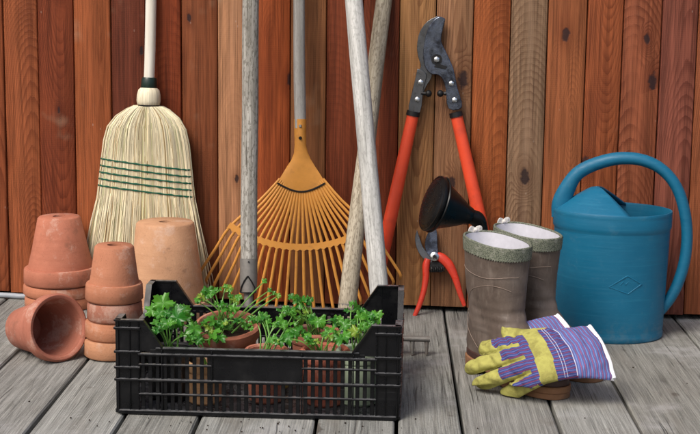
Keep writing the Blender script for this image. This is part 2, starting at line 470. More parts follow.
M_SEAM = plain('boot_seam', (.26, .20, .165), .7, .2, .2, 60)
M_LEATHER = plain('yellow_glove_leather', (.40, .385, .11), .9, .1, .28, 90, 0, .9, (.24, .22, .065), .8, 34, .43)
M_BINDING = plain('white_binding', (.84, .85, .88), .8, .2, .06, 120, 0, .3)
M_THREAD = plain('pale_thread', (.50, .53, .66), .8, .2, .1, 100)
def stripe_mat(name, axis, blue, red, light, pitch):
    k = NT(name, .9, .08)
    uv = k.xyz(k.coord('UV'))
    t = k.math('MULTIPLY_ADD', uv[axis], 1.0/pitch, k.math('MULTIPLY', k.noise(k.coord('UV'), 45, 2), .35))
    f = k.math('FRACT', t)
    f2 = k.math('FRACT', k.math('MULTIPLY', t, 2.0))
    c = k.mix(k.step(f2, .40, .55), blue, light)
    c = k.mix(k.step(f2, .86, .94), c, tuple(x*.25 for x in blue))
    redm = k.math('MULTIPLY', k.step(f, .14, .22), k.step(f, .36, .44, 1, 0))
    c = k.mix(redm, c, red)
    w = k.noise(k.coord('UV'), 1400, 2)
    c = k.mix(k.step(w, .45, .7, 0, .22), c, tuple(min(1, x*1.7 + .02) for x in light))
    k.color(c); k.bump(k.math('ADD', w, k.math('MULTIPLY', k.noise(k.coord('UV'), 120, 3), 1.5)), .4, .0012)
    return k.m
M_STRIPE = stripe_mat('striped_back', 1, (.045, .060, .19), (.19, .030, .055), (.105, .125, .33), .0072)
M_CUFF = stripe_mat('striped_cuff', 0, (.085, .125, .34), (.27, .06, .12), (.18, .235, .48), .0085)
def leaf_mat():
    k = NT('leaf_green', .30, .5)
    Q = seeded(k, k.coord('Object'))
    r = k.info('Random')
    c = k.mix(r, (.016, .130, .014), (.11, .34, .028))
    c = k.mix(k.step(k.math('FRACT', k.math('MULTIPLY', r, 17.3)), .86, .95, 0, .8), c, (.34, .42, .05))
    c = k.mix(k.step(k.noise(Q, 90, 3), .4, .7, 0, .6), c, (.045, .235, .035))
    x, y, z = k.xyz(k.coord('Object'))
    ang = k.math('ARCTAN2', y, x)
    vein = k.math('ABSOLUTE', k.math('SINE', k.math('MULTIPLY', ang, 3.5)))
    c = k.mix(k.step(vein, .0, .16, .45, 0), c, (.16, .42, .09))
    k.color(c)
    tr = k.t.nodes.new('ShaderNodeBsdfTranslucent'); k.put(tr.inputs[0], (.18, .50, .03))
    mx = k.t.nodes.new('ShaderNodeMixShader'); mx.inputs[0].default_value = .32
    out = k.t.nodes['Material Output']
    k.t.links.new(k.b.outputs[0], mx.inputs[1]); k.t.links.new(tr.outputs[0], mx.inputs[2]); k.t.links.new(mx.outputs[0], out.inputs[0])
    k.bump(vein, .3, .001)
    return k.m
M_LEAF = leaf_mat()
M_STEM = plain('green_stem', (.13, .30, .055), .5, .4, .3, 60)
M_POTG = plain('pale_green_pot', (.42, .52, .38), .6, .4, .12, 40, 0, .05, (.25, .3, .22), .4)
M_POTB = plain('black_pot_plastic', (.012, .012, .013), .5, .4, .3, 40)
M_POTY = plain('ochre_pot_glaze', (.55, .38, .10), .6, .4, .2, 40, 0, .05, (.28, .2, .06), .4)
M_HOSE = plain('grey_hose', (.30, .33, .37), .45, .4, .15, 60)
M_EARTH = plain('bare_earth', (.05, .04, .03), .95, .1, .4, 8, bump=.5)

# ================================================================== SETTING
m = MB(); m.box((-60, -60, -.40), (60, 60, -.16)); g = m.obj('ground', M_EARTH, smooth=False); tag(g, kind='structure')

# deck
deck = bpy.data.objects.new('deck', None); link(deck, None, Matrix.Translation((0, 1.5, 0))); tag(deck, kind='structure')
VX = [gr(7.5, 360).x, (gr(25, 434).x + gr(87.5, 358).x)/2, (gr(112, 434).x + gr(124.5, 415).x)/2, (gr(192, 434).x + gr(199, 417).x)/2,
      gr(313.7, 434).x, gr(396.5, 430).x, (gr(463, 434).x + gr(446, 320).x)/2, gr(561, 430).x, (gr(643, 434).x + gr(615, 384).x)/2, (gr(700, 345).x + gr(674, 320).x)/2]
left = [VX[0] - .155*(i+1) - .01*math.sin(i*2.1) for i in range(9)]
right = [VX[-1] + .15*(i+1) + .01*math.sin(i*1.7) for i in range(8)]
EDG = sorted(left + VX + right)
DECKC = ['898a86', '868783', '8e8f8b', '82827d', '91928e', '898985']
for i in range(len(EDG) - 1):
    x0, x1 = EDG[i] + .0032, EDG[i+1] - .0032
    w = x1 - x0; xc = (x0 + x1)/2
    m = MB()
    n = 14
    y0, y1 = -1.2, 2.4                           # local, world 0.3 .. 3.9
    ys = [y0 + (y1 - y0)*j/n for j in range(n+1)]
    prof = [(-w/2, -.028), (-w/2, -.003), (-w/2 + .003, 0), (w/2 - .003, 0), (w/2, -.003), (w/2, -.028)]
    rj = random.uniform(-.0012, .0012)
    for yy in ys:
        e1 = .0012*mnoise.noise((i*3.1, yy*3, 0)); e2 = .0012*mnoise.noise((i*3.1 + 50, yy*3, 0))
        for (px, pz) in prof: m.v.append((px + (e1 if px < 0 else e2), yy, pz + rj - .0012))
    for a in range(n):
        for b in range(6):
            b2 = (b+1) % 6
            m.f.append((a*6+b, (a+1)*6+b, (a+1)*6+b2, a*6+b2))
    m.f.append(tuple(range(6))); m.f.append(tuple(reversed([n*6 + b for b in range(6)])))
    o = m.obj('board', M_DECK, deck, Matrix.Translation((xc, 1.5, 0)), ang=25)
    o.color = lin(DECKC[(i*5 + 2) % 6]) + (1,)
for yy in (.5, 1.1, 1.7, 2.3, 2.9, 3.5):
    m = MB(); m.box((EDG[0], -.03, -.165), (EDG[-1], .03, -.0305), .003)
    m.obj('joist', M_BACK, deck, Matrix.Translation((0, yy, 0)), smooth=False)

# plank wall
wall = thing('plank_wall', 'wall of upright reddish brown stained pine planks behind the garden tools', 'wall', wa)
JX = [3.5, 38, 74, 111, 146, 181.6, 218, 254, 291, 327, 363.5, 400, 436.5, 473.7, 511, 548, 587, 623.4, 662, 698]
JS = [(wl(x, 20) - wa).dot(WX) for x in JX]
PC = ['85472a', '935232', '773a22', '945230', '633222', '7c3a20', '774329', 'a47656', '904825', '865838', '6f3721', '6b341f',
      '9c7149', '8f684b', '99552f', '856a53', '8f5535', '87492b', '834a32', '794537', '8b5033']
step_ = (JS[-1] - JS[0])/19
JS = [JS[0] - step_*(i+1) for i in reversed(range(12))] + JS + [JS[-1] + step_*(i+1) for i in range(12)]
PCX = [PC[(i*7 + 3) % 21] for i in range(11)] + PC + [PC[(i*5 + 2) % 21] for i in range(11)]
for i in range(len(JS) - 1):
    s0, s1 = JS[i] + .0007, JS[i+1] - .0007
    w = s1 - s0
    m = MB()
    dp = random.uniform(-.0018, .0018)
    # section with rounded front edges and a rebate on the right
    sec = [(-w/2, .018), (-w/2, -.0022), (-w/2 + .0008, -.0046), (-w/2 + .0024, -.0057), (0, -.0060), (w/2 - .003, -.0057), (w/2 - .0011, -.0046), (w/2 - .0002, -.0022), (w/2, .018)]
    zb = .010 + random.uniform(-.002, .003)
    for z in (zb, .35, .7, 1.2, 2.3):
        bow = .0009*mnoise.noise((i*7.7, z*2.2, 3))
        for (px, py) in sec: m.v.append((px + bow, py, z))
    n = len(sec)
    for a in range(4):
        for b in range(n):
            b2 = (b+1) % n
            m.f.append((a*n+b, a*n+b2, (a+1)*n+b2, (a+1)*n+b))
    m.f.append(tuple(reversed(range(n)))); m.f.append(tuple(4*n + b for b in range(n)))
    p = wa + WX*(s0 + s1)/2 + WN*dp; p.z = 0
    o = m.obj('plank', M_PLANK, wall, Matrix.Translation(p) @ Matrix.Rotation(WANG, 4, 'Z'), ang=50)
    o.color = lin(PCX[i]) + (1,)
m = MB(); m.box((JS[0], .0185, .02), (JS[-1], .05, 2.25))
m.obj('backing_board', M_BACK, wall, Matrix.Translation(wa) @ Matrix.Rotation(WANG, 4, 'Z'), smooth=False)
m = MB(); m.box((JS[0], .051, -.005), (JS[-1], .10, 2.2))
m.obj('frame_rail', M_BACK, wall, Matrix.Translation(wa) @ Matrix.Rotation(WANG, 4, 'Z'), smooth=False)

# ================================================================== THINGS
# ------------------------------------------------------------------ flowerpots
def pot_prof(h, rb, rr, rh, t=.007, lip=.005, hole=.008):
    """body: wall profile inside and out, base at z=0, mouth at z=h"""
    ro = rr - lip
    body = [(hole, 0), (rb - .004, 0), (rb, .004), (rb + (ro - rb)*.5, h*.5), (ro - .0005, h - rh*.5), (ro - .0008, h - .006), (ro - t, h - .0055), (rb - t + (ro - rb)*.4, h*.42), (rb - t, .012), (hole, .012)]
    z0 = h - rh
    rim = [(ro - t + .0005, h - .004), (ro - t + .003, h - .0006), (rr - .004, h), (rr, h - .004), (rr - .0005 - .02*rh, z0 + .004), (rr - .003, z0 + .0004), (ro - .002 - (ro - rb)*rh/h*.7, z0 - .0005), (ro - .004 - (ro - rb)*rh/h*.7, z0 + .004)]
    return body, rim
def flowerpot(label, M, h, rb, rr, rh, colr, group, lip=.005, mat=None, hole=.0145):
    t = thing('flowerpot', label, 'flowerpot', M, group)
    body, rim = pot_prof(h, rb, rr, rh, lip=lip, hole=hole)
    a = MB(); a.lathe(body, 56, close=True, wob=.004)
    b = MB(); b.lathe(rim, 56, close=True, wob=.004)
    for o in (a.obj('body', mat or M_TERRA, t, M, ang=50), b.obj('rim', mat or M_TERRA, t, M, ang=50)):
        o.color = colr + (1,)
    return t
FLIP = Matrix.Rotation(math.pi, 4, 'X')
def upside(p, z, spin=0, tilt=(0, 0), h=0):      # mouth down, mouth edge at height z
    return Matrix.Translation((p.x, p.y, z + h)) @ Matrix.Rotation(tilt[0], 4, 'X') @ Matrix.Rotation(tilt[1], 4, 'Y') @ FLIP @ Matrix.Rotation(spin, 4, 'Z')
TC1, TC2, TC3, TC4 = lin('b0674c'), lin('a85f44'), lin('bd7a58'), lin('bf855f')
GP = 'clay flowerpots by the wall'
# tall stack of three
cy = at(61, 308, 3.285); cy.z = 0
p3 = flowerpot('bottom terracotta flowerpot, only its rim showing, in the stack of three wide pots', upside(cy, .001, .3, h=.135), .135, .052, .0850, .026, lin('b8704e'), GP)
p2 = flowerpot('middle terracotta flowerpot, only its rim showing, in the stack of three wide pots', upside(cy, .0285, 1.3, (0, R(.6)), h=.135), .135, .052, .0860, .026, lin('b56c4b'), GP)
p1 = flowerpot('large smooth terracotta flowerpot upside down on top of the stack of three', upside(cy, .057, 2.2, (R(-.5), R(-.8)), h=.158), .158, .050, .0875, .037, lin('b3674c'), GP)
# small stack of four
cs = at(114.5, 358, 2.838); cs.z = 0
RH = .0385
flowerpot('lowest pale terracotta flowerpot, only its rim showing, in the stack of four beside the crate', upside(cs + Vector((-.004, 0, 0)), .001, .1, h=.118), .118, .036, .0590, .0365, lin('c48a64'), GP)
flowerpot('speckled orange terracotta flowerpot second from the deck in the stack of four beside the crate', upside(cs + Vector((-.001, 0, 0)), .001 + RH, 1.7, (R(.6), R(.5)), h=.118), .118, .036, .0585, .0365, lin('bd7a55'), GP)
flowerpot('dull pink terracotta flowerpot second from the top in the stack of four beside the crate', upside(cs + Vector((.001, 0, 0)), .001 + 2*RH, 2.9, (R(-.5), R(-1)), h=.118), .118, .036, .0572, .0365, lin('a0604a'), GP)
flowerpot('small terracotta flowerpot upside down on top of the stack of four beside the crate', upside(cs + Vector((.003, 0, 0)), .002 + 3*RH, .8, (R(.4), R(.8)), h=.114), .114, .040, .0592, .036, lin('b4704e'), GP)
# wide tan pot behind the crate
ct = at(166, 300, 3.185); ct.z = 0
flowerpot('wide sandy tan flowerpot upside down between the crate and the straw broom', upside(ct, .001, .4, (0, R(-.4)), h=.222), .222, .066, .098, .04, lin('c0906a'), GP)
# tipped pot
L_, rb_, rr_ = .142, .043, .0695
tilt = math.asin((rr_ - rb_)/L_)
mouth = gr(62, 364); mouth.z = 0
yaw_ = R(-44)                                     # the mouth looks towards the viewer and to the right
fwd = Vector((math.cos(yaw_), math.sin(yaw_), 0))
ax = (fwd*math.cos(tilt) + Vector((0, 0, 1))*math.sin(tilt)).normalized()
low = Vector((fwd.x*math.sin(tilt), fwd.y*math.sin(tilt), -math.cos(tilt)))  # perpendicular, pointing down
basep = mouth - low*(rr_) - ax*L_ + Vector((0, .012, .0015))
flowerpot('empty terracotta flowerpot lying on its side with its dark mouth open', frame(basep, ax), L_, rb_, rr_, .030, lin('a9604a'), GP, hole=.0006)

# ------------------------------------------------------------------ grey hose by the wall foot
m = MB()
pts = [wl(-60, 290, .03), wl(-30, 292, .03), wl(-8, 294.5, .028), wl(8, 298, .03), wl(24, 300, .035), wl(45, 299, .02), wl(70, 298, .014), wl(100, 300, .012)]
for p in pts: p.z = .0068
def smooth_path(pts, n=8):
    pts = [Vector(p) for p in pts]; out = []
    for i in range(len(pts) - 1):
        p0, p1, p2, p3 = pts[max(i-1, 0)], pts[i], pts[i+1], pts[min(i+2, len(pts)-1)]
        for j in range(n):
            t = j/n
            out.append(.5*((2*p1) + (p2 - p0)*t + (2*p0 - 5*p1 + 4*p2 - p3)*t*t + (3*p1 - p0 - 3*p2 + p3)*t**3))
    out.append(pts[-1]); return out
m.tube(smooth_path(pts), .0065, 10)
tag(m.obj('hose', M_HOSE), 'thin grey hose lying along the foot of the plank wall', 'hose')

# ------------------------------------------------------------------ straight tool poles
def pole(name, mat, parent, p, q, r0, r1, n=16, segs=24, wob=.0015, seed=0):
    """pole from p (r0) to q (r1); local z runs along it"""
    p, q = Vector(p), Vector(q); L = (q - p).length
    m = MB(); pts, rr = [], []
    for i in range(segs + 1):
        t = i/segs
        pts.append((wob*mnoise.noise((seed, t*4, 0))*2, wob*mnoise.noise((seed + 9, t*4, 0))*2, L*t))
        rr.append((r0 + (r1 - r0)*t)*(1 + .03*mnoise.noise((seed + 5, t*9, 1))))
    m.tube(pts, rr, n, up=(1, 0, 0))
    return m.obj(name, mat, parent, frame(p, q - p), ang=60)
def extend(p, q, z):                               # carry the line p->q on until height z
    p, q = Vector(p), Vector(q); d = q - p
    return p + d*((z - p.z)/d.z)

# hoe with iron socket (front, left)
a0, a1 = at(249, 262, 3.055), at(251, 0, 3.17)
hoe = thing('hoe', 'grey weathered hoe handle with iron socket standing between broom and leaf rake', 'hoe', (a0.x, a0.y, 0))
pole('handle', M_GREYW, hoe, a0, extend(a0, a1, 1.45), .0185, .0178, seed=1)
ad = (a1 - a0).normalized()
b0 = at(248.5, 293, 3.042)
m = MB(); m.tube([(0, 0, 0), (0, 0, .03), (0, 0, .075)], [.0182, .0192, .0196], 18, up=(1, 0, 0))
sk = m.obj('socket', M_RUSTY, hoe, frame(b0, ad), ang=60)
m = MB()                                            # raised edge of the folded socket, a pointed arch
for sgn in (-1, 1):
    m.tube([(sgn*.0165, -.0125, .001), (sgn*.015, -.0145, .012), (sgn*.008, -.0188, .026), (0, -.0205, .037)], .0016, 6)
m.tube([(-.0165, -.0125, .0008), (0, -.0198, .0008), (.0165, -.0125, .0008)], .0014, 6)
m.obj('socket_seam', M_BLACK, sk, frame(b0, ad))
m = MB(); m.tube([(.002, -.0196, .068), (.002, -.0212, .068)], .002, 8)
m.obj('rivet', M_BLACK, sk, frame(b0, ad))
foot = Vector((b0.x + .002, b0.y - .012, .03))
m = MB(); m.tube(smooth_path([b0 + ad*.004, (b0 + foot)/2, foot, foot + Vector((0, .02, -.012))]), [.010]*9 + [.008]*9 + [.007]*7, 10)
m.obj('neck', M_RUSTY, hoe)
m = MB(); m.prism([foot + Vector((-.085, .0, -.03)), foot + Vector((.085, .0, -.03)), foot + Vector((.07, .06, .0)), foot + Vector((-.07, .06, .0))], (0, .001, .003))
m.obj('blade', M_STEEL, hoe, bevel=.0008)

# garden rake (bleached pole, iron head on the deck)
c0 = gr(383.5, 343, .035)
c1 = at(354, 0, 3.155)
rake = thing('garden_rake', 'garden rake with bleached pole and iron toothed head resting on the deck', 'rake', (c0.x, c0.y, 0))
pole('handle', M_BLEACH, rake, c0 + (c1 - c0).normalized()*.045, extend(c0, c1, 1.5), .0198, .0190, seed=2)
hd = gr(425.5, 339, .033) - gr(383, 339, .033)
hx = Vector((1, -.02, 0)).normalized(); hw = .097
hc = gr(383.5, 338, .034)
m = MB(); m.tube([hc - hx*hw, hc, hc + hx*hw], .0062, 8, flat=.008)
m.obj('head_bar', M_RUSTY, rake, ang=60)
for i in range(7):
    q = hc + hx*(hw - .007)*(i/3 - 1)
    m = MB(); m.tube([q + Vector((0, 0, -.002)), q + Vector((0, -.003, -.016)), q + Vector((0, -.009, -.0315))], [.0052, .0046, .0028], 7)
    m.obj('tine', M_RUSTY, rake, ang=60)
m = MB(); m.tube([c0 + (c1 - c0).normalized()*.06, c0 + (c1 - c0).normalized()*.02, hc], [.0215, .0165, .009], 12)
m.obj('socket', M_RUSTY, rake, ang=60)

# second hoe pole, tan, slanting behind
d0, d1 = at(346, 318, 3.075), at(384, 0, 3.29)
hoe2 = thing('hoe', 'slanting tan grey wooden hoe handle crossing behind the bleached rake pole', 'hoe', (d0.x, d0.y, 0))
pole('handle', M_TANW, hoe2, d0, extend(d0, d1, 1.42), .0205, .0165, seed=3, wob=.003)
dd_ = (d1 - d0).normalized()
m = MB(); f2 = Vector((d0.x - .012, d0.y - .004, .022)); m.tube([d0 + dd_*.03, d0, f2], [.0215, .017, .009], 12); m.obj('socket', M_RUSTY, hoe2, ang=60)
m = MB(); m.prism([f2 + Vector((-.07, -.004, -.021)), f2 + Vector((.06, -.004, -.021)), f2 + Vector((.05, .05, .006)), f2 + Vector((-.05, .05, .006))], (0, .001, .003))
m.obj('blade', M_STEEL, hoe2, bevel=.0008)

# ------------------------------------------------------------------ leaf rake
def roff(py): return .050 + .055*max(0, min(1.2, py/310))
def rp(px, py, o=0.0): return wl(px, py, roff(py) + o)
lrake = thing('leaf_rake', 'ochre orange fan leaf rake with thin grey pole against the wall', 'rake', Vector((rp(302, 310).x, rp(302, 310).y, 0)))
h0, h1 = rp(300.5, 128), rp(299, 0)
pole('handle', M_RAKEH, lrake, h0, extend(h0, h1, 1.5), .0135, .0130, seed=4)
m = MB()
rows = [(119, 294, 306.5, .0145), (132, 294.2, 306.3, .0145), (145, 294.6, 306.2, .012), (153, 294, 308, .010), (160, 291.5, 311, .009), (167, 287, 315, .008), (174, 283, 319.5, .0065), (180, 279.5, 323, .005), (184, 278, 324.5, .004)]
N = 15
for (py, xl, xr, th) in rows:
    for side in (1, -1):
        for i in range(N):
            t = i/(N-1) if side == 1 else 1 - i/(N-1)
            s_ = math.sin(math.pi*t)
            bow = 8.5*(py - 150)/34 if py > 150 else 0
            yy = py + bow*(s_ - .15)
            m.v.append(tuple(rp(xl + (xr - xl)*t, yy, side*th*max(.12, s_**.6))))
K = 2*N
for a in range(len(rows) - 1):
    for b in range(K): m.f.append((a*K+b, (a+1)*K+b, (a+1)*K+(b+1) % K, a*K+(b+1) % K))
m.f.append(tuple(range(K))); m.f.append(tuple(reversed([(len(rows)-1)*K + b for b in range(K)])))
sock = m.obj('head_socket', M_ORANGE, lrake, ang=60)
for py in (126, 138):
    m = MB(); q = rp(300.3, py, .0138); m.tube([q, q + WN*.0035], [.0042, .003], 10)
    m.obj('rivet', M_BRIGHT if py < 130 else M_BLACK, sock)
m = MB(); arc = [rp(277.5 + 47.5*i/16, 184.5 + 8.5*(math.sin(math.pi*i/16) - .15), .004) for i in range(17)]
m.tube(arc, .0022, 6); m.obj('clamp_edge', M_BLACK, sock)
NT_ = 24
for i in range(NT_):
    t = i/(NT_-1)
    an = R(-33.6 + 66.4*t)
    sx_ = 280 + 43*t; sy_ = 184 + 7.5*(math.sin(math.pi*t) - .15)
    Rt = 181 + 10*math.cos((t - .5)*3)
    ex, ey = 301 + Rt*math.sin(an), 120 + Rt*math.cos(an)
    mx_, my_ = 301 + 127*math.sin(an), 120 + 127*math.cos(an)
    pts = [rp(sx_, sy_ - 4, 0), rp(sx_*.6 + mx_*.4, sy_*.6 + my_*.4, .003), rp(mx_, my_, .002), rp(mx_*.5 + ex*.5, my_*.5 + ey*.5, .0), rp(ex, ey, -.004), rp(ex + 2*math.sin(an), ey + 4, -.012), rp(ex + 1*math.sin(an), ey + 6, -.030)]
    m = MB(); m.tube(smooth_path(pts, 3), .0034, 6, flat=.0026)
    m.obj('tine', M_ORANGE, lrake, ang=60)
m = MB(); rows = []
NB = 93
for i in range(NB):
    t = i/(NB-1); an = R(-34.6 + 68.4*t)
    sc_ = .9*math.cos(t*23*2*math.pi)
    for rad, o in ((124 + sc_*.3, .0045), (130.5 + sc_, .0045), (130.5 + sc_, .0012), (124 + sc_*.3, .0012)):
        m.v.append(tuple(rp(301 + rad*math.sin(an), 120 + rad*math.cos(an), o)))
for i in range(NB - 1):
    for b in range(4): m.f.append((i*4+b, i*4+(b+1) % 4, (i+1)*4+(b+1) % 4, (i+1)*4+b))
m.f.append((0, 3, 2, 1)); m.f.append(tuple((NB-1)*4 + b for b in range(4)))
m.obj('brace', M_ORANGE, lrake, ang=40)

# ------------------------------------------------------------------ broom
bt, bb = wl(148.5, 106, .038), wl(146, 303, .046)   # neck tie and bristle foot on the broom's axis
broom = thing('broom', 'straw corn broom with cream handle standing head down against the wall', 'broom', Vector((bb.x, bb.y, 0)))
BZ = (bt - bb).normalized(); BX = (WX - BZ*WX.dot(BZ)).normalized(); BY = BZ.cross(BX)   # BY points to the wall
BL = (bt - bb).length
BM = frame(bb, BZ, BX)
PXM = BL/197.0                                        # metres per photo pixel along the broom
def bw(t):                                            # half width, t=0 at the tie, 1 at the foot
    T = [0, .03, .07, .12, .2, .3, .42, .55, .7, .85, 1.0]; Wd = [12.5, 25, 33.5, 38, 41, 43.5, 45.5, 49.5, 54.5, 58.5, 62]
    return float(np.mean(np.interp(t + np.array((-.035, -.02, -.008, .008, .02, .035))*min(1, max(0, t)/.035), T, Wd)))*PXM
def bth(t):
    return np.interp(t, [0, .1, .3, .6, 1], [.022, .026, .020, .021, .025])
def bcx(t): return np.interp(t, [0, .12, .3, .6, 1.0], [0, -1.5, -1.5, -1.0, 0])*PXM
hz = BL + .045
h1_ = wl(151, 0, .024)
hb = bb + BZ*(BL + .028)
hd_ = (h1_ - hb).normalized()
pole('handle', M_CREAM, broom, hb, extend(hb, h1_, 1.35), .0128, .0122, seed=6, wob=.0006)
m = MB(); m.lathe([(.0205, .0), (.0252, .004), (.0268, .012), (.0262, .026), (.0235, .037), (.0185, .042)], 24)
neck = m.obj('neck', M_STRAWIN, broom, frame(bt, hd_))
rng = np.random.RandomState(5)
m = MB(); tones = []
for i in range(110):                                   # straw wrapped lengthwise on the neck bulb
    a = 2*math.pi*i/110 + rng.uniform(-.02, .02); rr = [.0211, .0258, .0274, .0268, .0241, .019]
    n0 = len(m.v)
    m.tube([(rr[j]*math.cos(a), rr[j]*math.sin(a), z) for j, z in enumerate((0, .004, .012, .026, .037, .042))], .0011, 3, caps=False)
    c = np.array((.82, .75, .56))*rng.uniform(.72, 1.12); tones += [tuple(c) + (1,)]*(len(m.v) - n0)
nb = m.obj('straw_wrap', M_STRAW, neck, frame(bt, hd_), attr=tones); tag(nb, kind='stuff')
m = MB(); m.lathe([(.0175, .040), (.0192, .043), (.0180, .062), (.0160, .0665), (.0125, .067)], 24)
m.obj('collar', M_TIE, broom, frame(bt, hd_))
m = MB()
for k_ in range(2):
    m.tube([(.0232*math.cos(a), .0232*math.sin(a), -.001 + .0035*k_) for a in np.linspace(0, 2*math.pi, 30)], .0021, 6)
m.obj('neck_tie', M_BLACK, broom, frame(bt, hd_))
m = MB()                                              # inner core
for t in (np.linspace(0, 1, 18)**1.6*.96):
    for k_ in range(24):
        a = 2*math.pi*k_/24
        m.v.append((bcx(t) + (bw(t)*.93)*math.cos(a), bth(t)*.8*math.sin(a)*(abs(math.sin(a))**-.35 if abs(math.sin(a)) > .05 else 1), BL*(1 - t)))
for a in range(17):
    for k_ in range(24): m.f.append((a*24+k_, a*24+(k_+1) % 24, (a+1)*24+(k_+1) % 24, (a+1)*24+k_))
m.f.append(tuple(range(24))); m.f.append(tuple(reversed([17*24 + k_ for k_ in range(24)])))
m.obj('bristle_core', M_STRAWIN, broom, BM)
m = MB(); tones = []
def bsec(ca, t):                                      # place on the broom's flat oval section
    sa = math.sin(ca)
    return bw(t)*math.cos(ca), bth(t)*(1 if sa > 0 else -1)*abs(sa)**.65
for i in range(4200):
    u = rng.uniform(-1, 1)
    ca = math.acos(max(-1, min(1, u)))*(1 if rng.rand() < .15 else -1)
    lay = rng.uniform(.92, 1.06)
    t1 = rng.uniform(.955, 1.03) if rng.rand() < .80 else rng.uniform(.45, .95)
    n0 = len(m.v)
    pts = []
    jx, jy = rng.normal(0, .0022), rng.normal(0, .0016)
    fl = rng.normal(0, .004) if rng.rand() < .94 else rng.normal(0, .022)
    nseg = 11
    for j in range(nseg + 1):
        t = t1*j/nseg
        t = t1*(j/nseg)**1.7
        x, y = bsec(ca, t)
        tight = .35 if .20 < t < .48 else (.6 if t < .2 else 1.0 + 1.6*max(0, t - .5))
        pts.append((bcx(t) + x*lay + jx*tight + fl*max(0, t - .45)*1.6, y*lay + jy*tight, BL*(1 - t)))
    r = rng.uniform(.0006, .0012)
    m.tube(pts, [r*.9]*8 + [r]*2 + [r*.8, r*.35], 3, caps=False)
    c = np.array((.89, .81, .58))*rng.uniform(.52, 1.14)
    if rng.rand() < .12: c = np.array((.50, .36, .18))*rng.uniform(.7, 1)
    if rng.rand() < .10: c = np.array((.62, .62, .36))*rng.uniform(.8, 1.1)
    tones += [tuple(c) + (1,)]*(len(m.v) - n0)
br = m.obj('bristles', M_STRAW, broom, BM, attr=tones); tag(br, kind='stuff')
for rI in range(5):
    t0 = .29 + .0335*rI
    m = MB(); pts = []
    for j in range(73):
        a = 2*math.pi*j/72
        x, y = bsec(a, t0)
        tt = t0 + .019*math.cos(a) + .0022*(((j*5 + rI) % 7)/7 - .5)
        wv = 1 + .012*math.sin(j*2.9 + rI)
        pts.append((bcx(t0) + x*1.045, y*1.09*wv + (-.0012 if y < 0 else .0012), BL*(1 - tt)))
    m.tube(pts, [.0019 + .0006*math.sin(j*2.2) for j in range(73)], 6)
    m.obj('stitching', M_STRING, broom, BM)

# ------------------------------------------------------------------ crate
fl_, fr_ = gr(118, 413), gr(397.5, 420.5)
CXv = (fr_ - fl_).normalized(); CYv = Vector((-CXv.y, CXv.x, 0))
CW = (fr_ - fl_).length; CD = .340; CH = .172
CM = Matrix.Translation(fl_) @ Matrix.Rotation(math.atan2(CXv.y, CXv.x), 4, 'Z')
def cpt(x, y, z=0): return CM @ Vector((x, y, z))
crate = thing('crate', 'black slatted plastic crate holding potted seedlings on the deck', 'crate', Matrix.Translation(cpt(CW/2, CD/2)))
CRW = CM
SZ = {'rail_top': .119, 'r1': .0905, 'r2': .0625, 'r3': .0365}
slat_me = {}
def slat_mesh(h):
    key = round(h, 4)
    if key not in slat_me:
        m = MB(); m.box((-.0036, .0010, 0), (.0036, .0044, h), .0006)
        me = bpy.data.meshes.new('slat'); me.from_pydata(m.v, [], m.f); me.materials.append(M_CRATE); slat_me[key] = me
    return slat_me[key]
